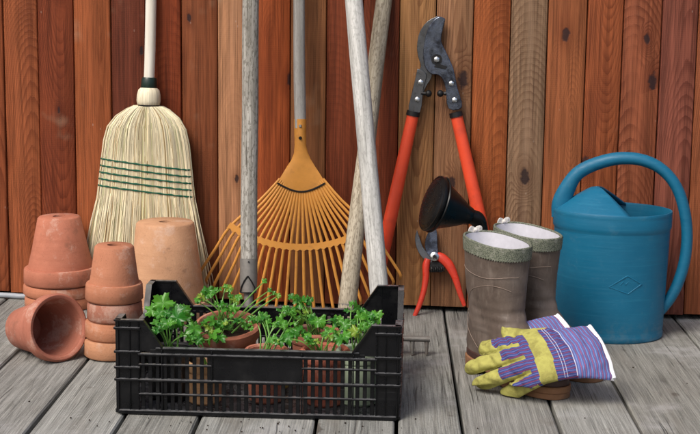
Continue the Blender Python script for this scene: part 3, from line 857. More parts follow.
def crate_side(Lw, PM, panel, corner, drop):
    """panel face looks to local -y; u runs 0..Lw"""
    m = MB()
    t = .0045
    def slab(u0, u1, z0, z1, d0=0.0, d1=t, ch=.0008): m.box((u0, d0, z0), (u1, d1, z1), ch)
    for k in (0, 1):
        f = (lambda u: u) if k == 0 else (lambda u: Lw - u)
        def sl(u0, u1, *a, **kw):
            a0_, a1_ = sorted((f(u0), f(u1))); slab(a0_, a1_, *a, **kw)
        sl(.0003, corner, .0, CH - .0005, d0=.0008)                                      # corner plate
        pl = [(f(corner - .0002), .0008, .005), (f(corner + .046 + drop), .0008, SZ['rail_top'] - .0), (f(corner + .008), .0008, CH - .0005), (f(corner - .0002), .0008, CH - .0005)]
        gus = [(f(corner - .0002), .0008, SZ['rail_top'] - .004), (f(corner + .040), .0008, SZ['rail_top'] - .004), (f(corner + .040), .0008, SZ['rail_top'] + .003), (f(corner + .008), .0008, CH - .0005), (f(corner - .0002), .0008, CH - .0005)]
        m.prism(gus, (0, t - .0008, 0))
        # outer ribs on the corner
        for u in (.0010, corner*.55, corner - .0015):
            sl(u, u + .0022, .002, CH - .001, d0=-.0030, d1=.002)
        for z in (SZ['r3'], SZ['r2'], SZ['r1'] - .006, SZ['rail_top'] - .006, CH - .016):
            if z == SZ['r3']: continue
            sl(-.0034, corner + .003, z - .0018, z + .0028, d0=-.0054, d1=.002)
        # sloping lip and top lip
        lip = [(f(-.003), -.0046, CH - .003), (f(corner + .0078), -.0046, CH - .003), (f(corner + .0412), -.0046, SZ['rail_top'] + .001), (f(corner + .0435), -.0046, SZ['rail_top'] + .003), (f(corner + .0090), -.0046, CH), (f(-.003), -.0046, CH)]
        m.prism(lip, (0, t + .007, 0))
    slab(corner + .03, Lw - corner - .03, SZ['rail_top'], SZ['rail_top'] + .0035, -.0046, t + .0024)       # rim
    slab(corner + .02, Lw - corner - .02, SZ['rail_top'] - .0085, SZ['rail_top'] - .0005, .0006, t - .0004)
    slab(corner - .002, Lw - corner + .002, SZ['rail_top'] - .0115, SZ['rail_top'] - .0068, -.0056, t - .0006, .0012)
    slab(corner - .002, Lw - corner + .002, SZ['r2'] - .0022, SZ['r2'] + .0028, -.0058, t, .0012)
    slab(.002, Lw - .002, .0, .0078, -.0050, t + .0006, .0012)
    slab(corner - .001, Lw - corner + .001, SZ['r3'] - .0015, SZ['r3'] + .0020, -.0040, .0035)
    if panel:
        u0, u1 = panel
        slab(u0, u1, SZ['r2'] + .001, SZ['rail_top'] - .009, .0008, t - .0006)
        for (x0, x1) in ((corner - .001, u0 + .001), (u1 - .001, Lw - corner + .001)):
            slab(x0, x1, SZ['r1'] - .0015, SZ['r1'] + .0020, -.0040, .0035)
    else:
        slab(corner - .001, Lw - corner + .001, SZ['r1'] - .0015, SZ['r1'] + .0020, -.0040, .0035)
    posts = [corner + .040, Lw - corner - .042]
    if panel: posts += [panel[0] - .001, panel[1] - .001]
    for u in posts: slab(u, u + .0026, .004, SZ['rail_top'] - .001, -.0036, t - .0003)
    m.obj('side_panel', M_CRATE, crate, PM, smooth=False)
    n = int((Lw - 2*corner)/.0128); pit = (Lw - 2*corner)/n
    for i in range(n):
        u = corner + pit*(i + .5)
        inst(slat_mesh(.0575), 'slat', crate, PM @ Matrix.Translation((u, 0, .0055)))
        if panel and panel[0] - .003 < u < panel[1] + .003: continue
        inst(slat_mesh(.049), 'slat', crate, PM @ Matrix.Translation((u, 0, .0632)))
s_px = CW/281.0
Z180 = Matrix.Rotation(math.pi, 4, 'Z')
crate_side(CW, CM, (95*s_px, 185*s_px), .039, 0)
crate_side(CW, CM @ Matrix.Translation((CW, CD, 0)) @ Z180, (96*s_px, 186*s_px), .039, 0)
crate_side(CD, CM @ Matrix.Translation((0, CD, 0)) @ Matrix.Rotation(-math.pi/2, 4, 'Z'), None, .036, 0)
crate_side(CD, CM @ Matrix.Translation((CW, 0, 0)) @ Matrix.Rotation(math.pi/2, 4, 'Z'), None, .036, 0)
m = MB(); m.box((.005, .005, .0008), (CW - .005, CD - .005, .0055), .0005)
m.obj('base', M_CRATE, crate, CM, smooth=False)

# ------------------------------------------------------------------ potted plants in the crate
def leaf_mesh(seed):
    rs = random.Random(seed); n = 35
    v = [(0, 0, 0)]; ring1, ring2 = [], []
    for i in range(n):
        a = math.pi*2*i/(n)                            # lobed round leaf, notch at the stalk (a = pi)
        lob = abs(math.cos(a*2.5 + .15*math.sin(a*3 + seed)))**.9
        d = abs(((a + math.pi) % (2*math.pi)) - math.pi)
        notch = 1 - .62*math.exp(-(d/.26)**2)
        r = (.64 + .36*lob)*notch*(1 + rs.uniform(-.07, .07)) + .085*math.cos(a*17.5)
        zz = .26*math.sin(a*5 + seed) + .16*math.sin(a*2 + seed*2) + .06*math.sin(a*9 + seed)
        v.append((-r*.55*math.cos(a), r*.55*math.sin(a), .10 + .35*zz*.5)); ring1.append(len(v)-1)
        v.append((-r*math.cos(a), r*math.sin(a), .02 + zz - .08*r)); ring2.append(len(v)-1)
    f = []
    for i in range(n):
        j = (i+1) % n
        f.append((0, ring1[i], ring1[j])); f.append((ring1[i], ring2[i], ring2[j], ring1[j]))
    me = bpy.data.meshes.new('leaf'); me.from_pydata(v, [], f); me.materials.append(M_LEAF)
    me.polygons.foreach_set('use_smooth', [True]*len(me.polygons))
    return me
LEAVES = [leaf_mesh(s) for s in (1, 2, 3, 4, 5)]
def world_pot(px, py, Y, h): 
    p = at(px, py, Y); return p
def potted(label, cx, cy, r, h, rb, kind, colr, leaves, base=.0065, tiltx=0.0):
    """cx,cy crate-local centre; leaves: (px, py, dY, size in px)"""
    P0 = cpt(cx, cy, base)
    t = thing('potted_plant', label, 'potted plant', P0, 'seedlings in the crate')
    PM = Matrix.Translation(P0) @ Matrix.Rotation(tiltx, 4, 'X')
    mat = {'clay': M_TERRA, 'black': M_POTB, 'green': M_POTG, 'ochre': M_POTY}[kind]
    body, rim = pot_prof(h, rb, r, h*.24, lip=.004 if kind == 'clay' else .002)
    a = MB(); a.lathe(body, 40, close=True); b = MB(); b.lathe(rim, 40, close=True)
    for o in (a.obj('pot', mat, t, PM), b.obj('pot_rim', mat, t, PM)): o.color = colr + (1,)
    m = MB(); K = 9; n = 24; rs_ = r - .010
    for k_ in range(1, K+1):
        for i in range(n):
            aa = 2*math.pi*i/n; q = rs_*k_/K
            m.v.append((q*math.cos(aa), q*math.sin(aa), h - .016 + .006*mnoise.noise((q*math.cos(aa)*70 + cx*50, q*math.sin(aa)*70, 1.5)) + .004*(1 - k_/K)))
    m.v.append((0, 0, h - .011)); ctr = len(m.v) - 1
    for i in range(n): m.f.append((ctr, i, (i+1) % n))
    for k_ in range(K-1):
        for i in range(n): m.f.append((k_*n+i, (k_+1)*n+i, (k_+1)*n+(i+1) % n, k_*n+(i+1) % n))
    m.obj('soil', M_SOIL, t, PM)
    if base > .01:
        m = MB(); m.lathe([(rb*.7, .0068 - base), (rb + .006, .0068 - base), (rb + .009, -.0008), (rb*.7, -.0008)], 32); o = m.obj('saucer', M_TERRA, t, PM); o.color = colr + (1,)
    rs = random.Random(int(cx*1e4))
    hub = PM @ Vector((0, 0, h - .016))
    more, own, spots = [], [], []
    for (px, py, dY, sz) in leaves:
        more.append((px, py, dY, sz)); own.append(None); lead = len(more) - 1
        if sz > 8:
          for _ in range(2): own.append(lead); more.append((px + rs.uniform(-.75, .75)*sz, min(341.0, py + rs.uniform(-.3, .55)*sz), dY + rs.uniform(-.012, .012), sz*rs.uniform(.40, .80)))
    for li, (px, py, dY, sz) in enumerate(more):
        Yl = hub.y + dY
        q = at(px, py, Yl)
        size = sz*Yl/FPX*.57
        nrm = Vector((rs.uniform(-.75, .75), -.55 + rs.uniform(-.5, .45), .70 + rs.uniform(-.4, .3))).normalized()
        root = hub + Vector((rs.uniform(-.4, .4)*r*.8, rs.uniform(-.4, .4)*r*.8, 0))
        if own[li] is not None: root = spots[own[li]] - Vector((0, 0, .004))
        spots.append(q)
        out = (q - root); out.z *= .3
        if out.length < 1e-3: out = Vector((1, 0, 0))
        LMx = frame(q, nrm, out)
        LMx = LMx @ Matrix.Diagonal((size, size*rs.uniform(.85, 1.1), size*rs.uniform(.7, 1.3), 1))
        inst(LEAVES[rs.randrange(5)], 'leaf', t, LMx)
        m = MB(); mid = (q + root)/2 + (Vector((rs.uniform(-.006, .006), -.006, .010)) if own[li] is None else Vector((0, 0, -.003)))
        m.tube(smooth_path([root, mid, q - nrm*.001], 5), [.0017 - .0008*i/10 for i in range(11)], 5, caps=False)
        m.obj('stem', M_STEM, t)
    return t
def Lx(px): return (px - 118)*s_px
def z1(s, ox, oy, k, d):                              # zoomed-crop readings -> photo pixels
    return [(ox + x/k, oy + y/k, dd, w/k) for (x, y, w, dd) in s]
TCa = lin('a25a40')
potted('seedling with ruffled leaves in a black pot at the crate end beside the stacked pots', .083, .085, .047, .095, .036, 'black', TCa,
       [(163, 303, .02, 20), (177, 318, -.01, 24), (160, 314, .0, 13), (189, 333, -.02, 13), (171, 309, .03, 18), (155, 322, -.02, 10), (184, 311, .02, 14), (168, 324, -.03, 15), (157.5, 330, -.045, 9)])
potted('leafy seedling in the widest terracotta pot in the crate with one tall bare shoot', .168, .228, .0640, .108, .045, 'clay', TCa,
       z1([(105,100,84,.0),(70,125,60,-.01),(140,90,50,.0),(45,155,30,-.01),(225,80,50,.01),(205,65,30,.01),(255,145,60,.0),(215,195,80,-.03),(180,170,50,-.03),(130,265,95,-.07),(40,300,70,-.06),(195,280,55,-.07),(100,300,60,-.07),(270,265,50,-.07),(320,290,50,-.07),
           (430,35,36,.0),(510,120,36,.0),(460,88,30,.0),(485,105,26,.0),(235,120,40,.0),(130,355,110,-.09),(165,365,70,-.09),(20,365,46,-.09)], 190, 275, 5.79, 0), base=.0145, tiltx=R(13))
potted('seedling in a small terracotta pot at the front of the crate beside the blank panel', .258, .082, .0420, .098, .032, 'clay', lin('ad6048'),
       z1([(405,250,80,.03),(380,260,50,.03),(435,240,60,.03),(475,370,60,-.02),(530,265,70,.02),(545,195,50,.04),(595,235,60,.04),(540,290,60,.0),(500,385,40,-.03)], 190, 275, 5.79, 0))
potted('bushy seedling in a terracotta pot against the back panel of the crate', .335, .235, .050, .098, .038, 'clay', lin('9c5740'),
       z1([(100,155,95,.0),(70,140,60,.0),(140,150,60,.0),(35,205,75,-.02),(90,240,85,-.03),(120,210,50,-.01),(195,265,90,-.04),(170,250,60,-.03),(285,270,75,-.03),(60,190,50,.0),(300,245,50,-.01)], 285, 275, 5.78, 0))
potted('bushy seedling in a terracotta pot with red rim at the front of the crate', .365, .075, .046, .103, .036, 'clay', lin('b0573f'),
       z1([(100,325,100,.0),(20,365,80,-.01),(60,340,70,.0),(150,385,60,-.03),(30,320,60,.01),(270,315,65,.0),(345,290,75,.01),(320,370,90,-.03),(240,330,50,.0),(290,345,55,-.01),(130,350,60,-.02),(350,345,60,-.02)], 285, 275, 5.78, 0))
potted('broad leaved seedling in a pale green pot in the crate corner near the rake pole', .427, .085, .043, .101, .036, 'green', TCa,
       z1([(420,185,85,.06),(445,210,50,.06),(435,245,80,.04),(520,240,95,.04),(545,230,50,.05),(490,255,60,.03),(410,325,90,-.01),(455,300,60,.0),(480,235,60,.05),(385,165,40,.06)], 285, 275, 5.78, 0))
potted('tiny seedling in a small ochre pot hidden behind the crate slats', .268, .163, .029, .068, .023, 'ochre', TCa,
       [(268, 322, -.01, 9), (262, 318, .0, 9)])
potted('small seedling in a sandy clay pot low at the crate front near the stacked pots', .147, .062, .036, .078, .030, 'clay', lin('d0a070'),
       [(190, 338, -.02, 12), (196, 334, .0, 12), (201, 340, -.01, 11)])

# ------------------------------------------------------------------ loppers on the wall
def loff(py): return .016 + .026*max(0, (py - 15)/270)
def lp(px, py, o=0.0): return wl(px, py, loff(py) + o)
lop = thing('loppers', 'long red handled loppers with curved steel blades leaning on the wall, open', 'loppers', Vector((lp(430, 280).x, lp(430, 280).y, 0)))
def plate(name, mat, parent, poly, o, th, bev=.0012, f=lp):
    m = MB(); m.prism([f(x, y, o) for (x, y) in poly], WN*th)
    ob = m.obj(name, mat, parent, bevel=bev, ang=35); return ob
def rnd(poly, n=3):                                    # soften a traced outline
    out = smooth_path([Vector((x, y, 0)) for x, y in poly] + [Vector((poly[0][0], poly[0][1], 0))], n)[:-1]
    return [(p.x, p.y) for p in out]
blade = plate('blade', M_BLADE, lop, rnd([(439.2,16.3),(444.3,18),(445,21.5),(442.2,33),(441.5,41.8),(445.6,50.6),(452,64.6),(454.6,73.4),(457.5,88),(462.2,107),(448.5,108.5),(445.6,88),(441.8,78),(437,74.4),(431.6,74),(426,68.5),(423.3,58),(424.3,43),(428.3,28),(434,19.5)]), .0045, .006, .0018)
hook = plate('hook', M_STEEL, lop, rnd([(438.5,15.7),(427.8,21),(420,31.6),(417.2,44.3),(418.0,55.7),(421.0,66),(416.6,75),(409.6,107),(419.5,111),(424.5,90),(432,76),(430,66),(425,56),(425.5,43),(429.5,29),(436,20)]), -.0035, .007, .0018)
blade['label'] = 'blue black curved cutting blade'
plate('arm_plate', M_STEEL, lop, rnd([(417.5,68.5),(426.5,73.8),(423.5,88),(420,112.5),(408.5,110.5),(412.8,90)]), .004, .004, .001)
def knob(name, mat, parent, px, py, r, o0, o1, f=lp, n=14, dome=True):
    m = MB(); a_, b_ = f(px, py, o0), f(px, py, o1)
    m.tube([a_, a_*.25 + b_*.75, b_] if dome else [a_, b_], [r, r, r*.6] if dome else r, n); return m.obj(name, mat, parent, ang=50)
for (x, y) in ((420.8, 82.3), (417.2, 99.5)): knob('bolt', M_BRIGHT, lop, x, y, .0062, .007, .0125, n=6)
for (x, y) in ((451.4, 83.5), (454.5, 100)): knob('bolt', M_BRIGHT, lop, x, y, .0062, .010, .0150, n=6)
knob('pivot_washer', M_BLACK, lop, 436.7, 59.5, .0125, .010, .0125, dome=False, n=20)
plate('lock_tab', M_BLACK, lop, [(437, 63), (447.5, 66.5), (445.5, 69.5), (434, 67)], .0102, .002, .0005)
knob('pivot_bolt', M_BRIGHT, lop, 436.7, 59.5, .0068, .012, .0175, n=6)
for (x, y, x2) in ((428.6, 93.5, 421), (440.3, 93.5, 449)):
    m = MB(); m.tube([lp(x2, y - .5, .006), lp(x*.6 + x2*.4, y, .006)], .0045, 8); q = lp(x, y, .006)
    for j in range(1): m.tube([q + (lp(x2, y, .006) - q).normalized()*s_*.008 for s_ in (-.95, -.8, -.4, 0, .4, .8, .95)], [.002, .005, .0075, .0082, .0075, .005, .002], 12)
    m.obj('bumper', M_BLACK, lop)
for (p0, p1, ex) in (((413.6, 112), (391, 216), (379.5, 268)), ((455.8, 113), (478, 210), (491, 266))):
    a_, b_, c_ = lp(*p0, .004), lp(*p1, .004), lp(*ex, .004)
    dr = (b_ - a_).normalized()
    m = MB(); m.tube([a_ - dr*.002, a_ + dr*.009], [.0155, .0162], 16); m.obj('collar', M_BLACK, lop, ang=60)
    m = MB(); m.tube([a_ + dr*.009, a_ + dr*.05, b_, c_ - (c_ - b_).normalized()*.01, c_], [.0138, .0142, .0155, .0158, .011], 18); m.obj('handle', M_RED, lop, ang=60)
# ------------------------------------------------------------------ secateurs
def soff(py): return .010 + .045*max(0, (py - 227)/92)
def sp(px, py, o=0.0): return wl(px, py, soff(py) + o)
sec = thing('secateurs', 'red handled secateurs with open hooked blades propped between wall and boots', 'secateurs', Vector((sp(415, 318).x, sp(415, 318).y, 0)))
plate('hook_blade', M_STEEL, sec, rnd([(417,229.5),(415,239),(418,251),(425,259.8),(431.5,262.5),(433,256),(429.5,253.7),(423,246.5),(419.6,237)]), .001, .0045, .001, sp)
plate('cutting_blade', M_BLADE, sec, rnd([(432.7,226.8),(436.6,229.5),(437.6,246.5),(438,256),(433,259),(428.4,255),(424.8,246.5),(426.6,235.6)]), .006, .0035, .001, sp)
def handle_tube(name, pts, rad, flat, parent, mat):
    m = MB(); P = smooth_path([sp(x, y, .005) for x, y in pts], 4); n = len(P)
    rr = [np.interp(i/(n-1), np.linspace(0, 1, len(rad)), rad) for i in range(n)]
    m.tube(P, [float(x) for x in rr], 10, flat=[float(x)*flat for x in rr], up=WX); return m.obj(name, mat, parent, ang=70)
handle_tube('handle', [(428, 259), (426, 266), (425.8, 278), (423.5, 292), (419, 306), (413.3, 318.6)], [.0075, .009, .0078, .0068, .0062, .0045], .8, sec, M_RED2)
handle_tube('handle', [(434, 256), (441, 257.5), (449, 265), (455, 277), (460, 293), (464.5, 306)], [.0085, .0115, .0115, .0085, .0066, .0045], .7, sec, M_RED2)
knob('pivot_nut', M_BRIGHT, sec, 434.4, 256.6, .0105, .008, .0165, sp, 12)
knob('pivot_screw', M_BLACK, sec, 434.4, 256.6, .0045, .0155, .0182, sp, 6, False)
m = MB(); s0_, s1_ = sp(430, 269.5, .005), sp(444, 269, .005); dv = s1_ - s0_; e2 = WN; e3 = dv.normalized().cross(WN)
m.tube([s0_ + dv*(i/60) + (e2*math.cos(i*.75) + e3*math.sin(i*.75))*.0062 for i in range(61)], .0015, 5)
m.obj('spring', M_BLACK, sec)
plate('stop_plate', M_BLACK, sec, [(429, 262), (438, 261), (446, 267), (442, 272), (431, 272)], .002, .003, .0006, sp)

# ------------------------------------------------------------------ boots
def boot_sections():
    """heights with heel x, toe x, half width at heel, ball, for horizontal slices; foot along +x"""
    return [  # z, xb, xf, wh, wb, sharp
        (.022, .000, .294, .034, .049), (.035, -.003, .296, .035, .050), (.048, -.004, .290, .0355, .049), (.060, -.004, .274, .036, .046), (.069, -.003, .248, .0362, .043),
        (.077, -.002, .222, .0365, .0405), (.086, .000, .196, .037, .039), (.097, .002, .180, .0375, .0385), (.112, .004, .161, .038, .039), (.132, .005, .150, .040, .0415),
        (.160, .003, .147, .0435, .0455), (.195, .000, .149, .047, .049), (.230, -.003, .153, .050, .0515), (.262, -.006, .156, .0515, .0525)]
NBT = 48
def boot_ring(z, xb, xf, wh, wb, off=0.0, slant=0.0):
    out = []
    L = xf - xb
    for i in range(NBT):
        a = 2*math.pi*i/NBT
        c, s = math.cos(a), math.sin(a)
        cx = abs(c)**.82*(1 if c > 0 else -1); sy = abs(s)**.82*(1 if s > 0 else -1)
        x = xb + L*(.5 + .5*cx)
        f = (x - xb)/L
        w = wh + (wb - wh)*min(1, max(0, (f - .25)/.4))
        if L > .2: w *= 1 - .10*math.exp(-((f - .42)/.12)**2)
        y = w*sy + (.006*(f - .5)*max(0, min(1, (L - .16)/.12)))
        x += off*c; y += off*s
        out.append((x, y, z + slant*(x - xb)/L))
    return out
def boot(label, M, top_slant=-.010):
    t = thing('boot', label, 'boot', M, 'pair of rubber boots')
    S = boot_sections()
    zs = [s[0] for s in S]
    def ring_at(z, off=0.0):
        vals = [float(np.interp(z, zs, [s[k_] for s in S])) for k_ in range(1, 5)]
        sl = top_slant*max(0, (z - .16)/.10)
        return boot_ring(z, *vals, off=off, slant=sl)
    m = MB(); Z = list(np.linspace(.022, .262, 60)); n = NBT
    for z in Z:
        cr = .0010*math.sin(z*330)*math.exp(-((z - .115)/.028)**2)
        R_ = ring_at(z)
        for (x, y, zz) in R_:
            wr = .0028*mnoise.noise((x*20, y*20 + 5*M.translation.x, zz*16)) + .0012*mnoise.noise((x*60, y*60, zz*60)) + cr*(1 if x > .06 else .3)
            d = Vector((x - .06, y, 0)); d.normalize() if d.length > 1e-6 else None
            m.v.append((x + d.x*wr, y + d.y*wr, zz))
    for a in range(len(Z)-1):
        for b in range(n): m.f.append((a*n+b, a*n+(b+1) % n, (a+1)*n+(b+1) % n, (a+1)*n+b))
    m.f.append(tuple(reversed(range(n))))
    m.obj('upper', M_BOOT, t, M, ang=70)
    # lining
    m = MB(); ZL = [.262, .258, .245, .225, .205, .185]
    for z in ZL:
        for p in ring_at(z, -.0045): m.v.append(p)
    for a in range(len(ZL)-1):
        for b in range(n): m.f.append((a*n+b, (a+1)*n+b, (a+1)*n+(b+1) % n, a*n+(b+1) % n))
    m.f.append(tuple((len(ZL)-1)*n + b for b in range(n)))
    m.obj('lining', M_LINING, t, M, ang=70)
    m = MB(); m.tube(ring_at(.2625, -.0012) + ring_at(.2625, -.0012)[:1], .0026, 8, caps=False)
    m.obj('rim', M_BAND, t, M)
    # trim band with pinked lower edge
    m = MB(); NZ = 144
    def around(z, off):
        R_ = ring_at(z, off); out = []
        for i in range(NZ):
            q = i*NBT/NZ; i0 = int(q); f = q - i0
            a_, b_ = Vector(R_[i0]), Vector(R_[(i0+1) % NBT]); out.append(a_*(1-f) + b_*f)
        return out
    A, B, C_ = around(.2625, .0022), around(.250, .0024), around(.236, .0022)
    for i in range(NZ):
        zg = .0030 if i % 2 else 0.0
        m.v += [tuple(A[i]), tuple(B[i]), tuple(C_[i] + Vector((0, 0, zg))), tuple(C_[i]*.0 + Vector((C_[i].x*1.0, C_[i].y*1.0, C_[i].z + zg)) - Vector(((C_[i].x - .06)*.02, C_[i].y*.04, 0)))]
    for i in range(NZ):
        j = (i+1) % NZ
        for k_ in range(3): m.f.append((i*4+k_, i*4+k_+1, j*4+k_+1, j*4+k_))
    m.obj('trim_band', M_BAND, t, M, ang=60)
    # seams
    def seam(pts):
        m = MB(); P = []
        for (z, ai) in pts:
            R_ = ring_at(z, .0012); q = (ai % 1.0)*NBT; i0 = int(q); f = q - i0
            P.append(Vector(R_[i0 % NBT])*(1-f) + Vector(R_[(i0+1) % NBT])*f)
        m.tube(smooth_path(P, 4), .0005, 5); m.obj('seam', M_SEAM, t, M)
    seam([(.200 + .004*math.sin(i*.6), .50 + .5*i/14) for i in range(15)])
    seam([(.183 - .0006*(i - 9)**2 if i > 9 else .183 - .0009*(9 - i)**2, .60 + .028*i) for i in range(14)])
    seam([(.150 - .010*i, .50 + .018*i) for i in range(11)])
    # welt, sole, heel
    def slab(name, mat, z0, z1, off, xr=(None, None), bev=.002):
        R_ = ring_at(.030, off); m = MB(); poly = []
        for (x, y, z) in R_:
            if xr[1] is not None: x = min(x, xr[1] - .004*(1 - (y/.05)**2))
            if xr[0] is not None: x = max(x, xr[0])
            poly.append((x, y, z0))
        m.prism(poly, (0, 0, z1 - z0)); return m.obj(name, mat, t, M, bevel=bev, ang=40)
    slab('welt', M_WELT, .0235, .036, .0022)
    slab('sole', M_SOLE, .011, .0234, .0052)
    slab('heel', M_SOLE, .0, .0109, .0045, (None, .075))
    slab('tread', M_SOLE, .0, .0109, .0040, (.105, None))
    # bow at the back
    m = MB()
    bx = ring_at(.262, .001)[NBT//2]; c = Vector((bx[0] + .004, bx[1], bx[2] + .004))
    for s in (-1, 1):
        loop = [c, c + Vector((0, s*.006, .003)), c + Vector((.001, s*.011, .004)), c + Vector((0, s*.012, -.001)), c + Vector((0, s*.006, -.003)), c]
        m.tube(smooth_path(loop, 4), .0012, 6, flat=.005, up=(1, 0, 0))
        m.tube(smooth_path([c, c + Vector((-.004, s*.008, -.006)), c + Vector((-.005, s*.012, -.016))], 4), .001, 6, flat=.004, up=(1, 0, 0))
    m.tube([c + Vector((0, -.004, 0)), c, c + Vector((0, .004, 0))], [.003, .0045, .003], 8)
    m.obj('bow', M_RIBBON, t, M)
    return t
def boot_matrix(heel, toe):
    d = (toe - heel); d.z = 0
    return Matrix.Translation(heel) @ Matrix.Rotation(math.atan2(d.y, d.x), 4, 'Z')
hl = gr(472.5, 362.5); tl = gr(554, 397)
BM1 = boot_matrix(hl, tl)
boot('brown rubber boot by the secateurs, green trim and white bow, gloves over its foot', BM1 @ Matrix.Diagonal((1, 1, 1.035, 1)))
off2 = gr(612, 384) - gr(571, 400)
hl2 = hl + Vector((.066, .112, 0)); d2 = (tl - hl)
BM2 = Matrix.Translation(hl2) @ Matrix.Rotation(math.atan2(d2.y, d2.x) + R(4), 4, 'Z')
boot('brown rubber boot standing against the blue watering can behind its pair', BM2 @ Matrix.Diagonal((1, 1, 1.035, 1)))

# ------------------------------------------------------------------ watering can rose
rose_c = at(432, 203, 3.02)
axv = Vector((-.90, -.26, .34)).normalized()            # the way the sprinkling face looks
RM = frame(rose_c, axv, (0, 0, 1))
rose = thing('spout_rose', 'black watering can rose tucked behind the boot beside the secateurs', 'rose', Matrix.Translation((rose_c.x + .12, rose_c.y + .05, 0)))
rr_ = .060
m = MB(); m.lathe([(.0, .0105), (.02, .0098), (.04, .0072), (.054, .0030), (.0585, .0)], 48)
fc = m.obj('face', M_ROSE, rose, RM, ang=60)
m = MB(); m.lathe([(.0585, .001), (.0615, .0005), (.0625, -.003), (.0615, -.008), (.0575, -.011), (.030, -.068), (.0215, -.082), (.0195, -.092), (.0165, -.094), (.0165, -.086), (.027, -.066), (.055, -.010)], 48, close=True)
m.obj('cone', M_ROSE, rose, RM, ang=50)
m = MB(); m.lathe([(.0615, -.0105), (.0632, -.0125), (.0615, -.0155), (.0575, -.0125)], 48, close=True); m.obj('ring', M_ROSE, rose, RM, ang=60)
for ring in range(1, 6):
    for i in range(ring*7):
        a = 2*math.pi*i/(ring*7) + ring*.3; q = ring*.0098
        m = MB()
        zz = .0105 - .0078*(q/.054)**2.2
        m.lathe([(.0011, zz + .0009), (.0016, zz + .0006), (.0019, zz - .0012)], 6)
        if ring == 1 and i == 0: pass
        m2 = Matrix.Translation((q*math.cos(a), q*math.sin(a), 0))
        m.obj('nozzle', M_BLACK, fc, RM @ m2, smooth=False)
pst = RM @ Vector((0, 0, -.088))
m = MB(); m.tube(smooth_path([pst, RM @ Vector((0, 0, -.100)), RM @ Vector((0, 0, -.114)) + Vector((.002, .002, -.010)), Vector((pst.x + .038, pst.y + .022, .16)), Vector((pst.x + .042, pst.y + .026, .08)), Vector((pst.x + .045, pst.y + .028, .012))], 6), [.0165]*20 + [.015]*11, 14)
m.obj('pipe', M_ROSE, rose, ang=60)

# ------------------------------------------------------------------ watering can
wc = at(607.5, 331, 3.105); wc.z = 0
can = thing('watering_can', 'blue plastic watering can with big arched handle and hooded top', 'watering can', wc)
CANR = R(-6)
KM = Matrix.Translation(wc) @ Matrix.Rotation(CANR, 4, 'Z')
KI = KM.inverted()
ZT = .280; RX, RY = .129, .108
prof = [(.86, .006), (.905, .0), (.93, .003), (.935, .012), (.925, .019), (.930, .023), (.945, .09), (.965, .17), (.978, .238), (.980, .241), (1.0, .245), (1.003, .252), (1.004, .268), (1.0, .271), (1.004, .2745), (1.004, .279), (.997, .2815), (.978, .2815), (.972, .279), (.965, .262), (.945, .22), (.91, .09), (.895, .022), (.86, .016)]
m = MB(); m.lathe([(r*1.0, z) for r, z in prof], 72, close=False, sx=RX, sy=RY)
m.f = m.f[:-2]; n = 72; m.f.append(tuple(reversed(range(n)))); m.f.append(tuple((len(prof)-1)*n + i for i in range(n)))
m.obj('body', M_BLUE, can, KM, ang=40)
# hood: cone-like half cover rising to a blunt peak
m = MB(); NA = 40; NRr = 14
apx = Vector((-.040, 0, ZT + .056))
for i in range(NA + 1):
    a = R(74) + R(212)*i/NA
    rim_p = Vector((RX*.985*math.cos(a), RY*.985*math.sin(a), ZT - .001))
    for j in range(NRr + 1):
        s = j/NRr
        p = rim_p.lerp(Vector((apx.x, apx.y, rim_p.z)), s)
        edge = min(i, NA - i)/NA
        h = (apx.z - ZT)*(1 - (1 - s)**1.15)*(1 - .0*edge)
        e_ = (1 - math.exp(-((1 - s)/.10)**2))
        m.v.append((p.x + .004*s, p.y, rim_p.z + h - .004*(1 - e_)))
for i in range(NA):
    for j in range(NRr): 
        a_ = i*(NRr+1) + j; b_ = (i+1)*(NRr+1) + j
        m.f.append((a_, b_, b_+1, a_+1))
hood = m.obj('hood', M_BLUE, can, KM, ang=80)
sm = hood.modifiers.new('thick', 'SOLIDIFY'); sm.thickness = .004; sm.offset = -1
# handle
YH = wc.y
HP = [(563, 215), (562, 203), (567, 189), (577, 174), (594, 164.5), (618, 158.5), (642, 160), (662, 169.5), (676.5, 187), (684.5, 211), (687, 236), (684.5, 261), (677.5, 284), (669.5, 299), (660, 311)]
P = []
for k_, (x, y) in enumerate(HP):
    X = (x - 607.5)/FPX*3.1
    P.append(at(x, y, wc.y + math.sin(CANR)*X))
P = smooth_path(P, 5); nP = len(P)
rin = [float(np.interp(i/(nP-1), [0, .1, .2, .5, .85, 1], [.026, .021, .0155, .0125, .0125, .012])) for i in range(nP)]
rw = [float(np.interp(i/(nP-1), [0, .2, .5, .9, 1], [.016, .0155, .0155, .0145, .014])) for i in range(nP)]
m = MB(); m.tube(P, rin, 16, flat=rw, up=(-.6, 0, 1)); m.obj('handle', M_BLUE, can, ang=70)
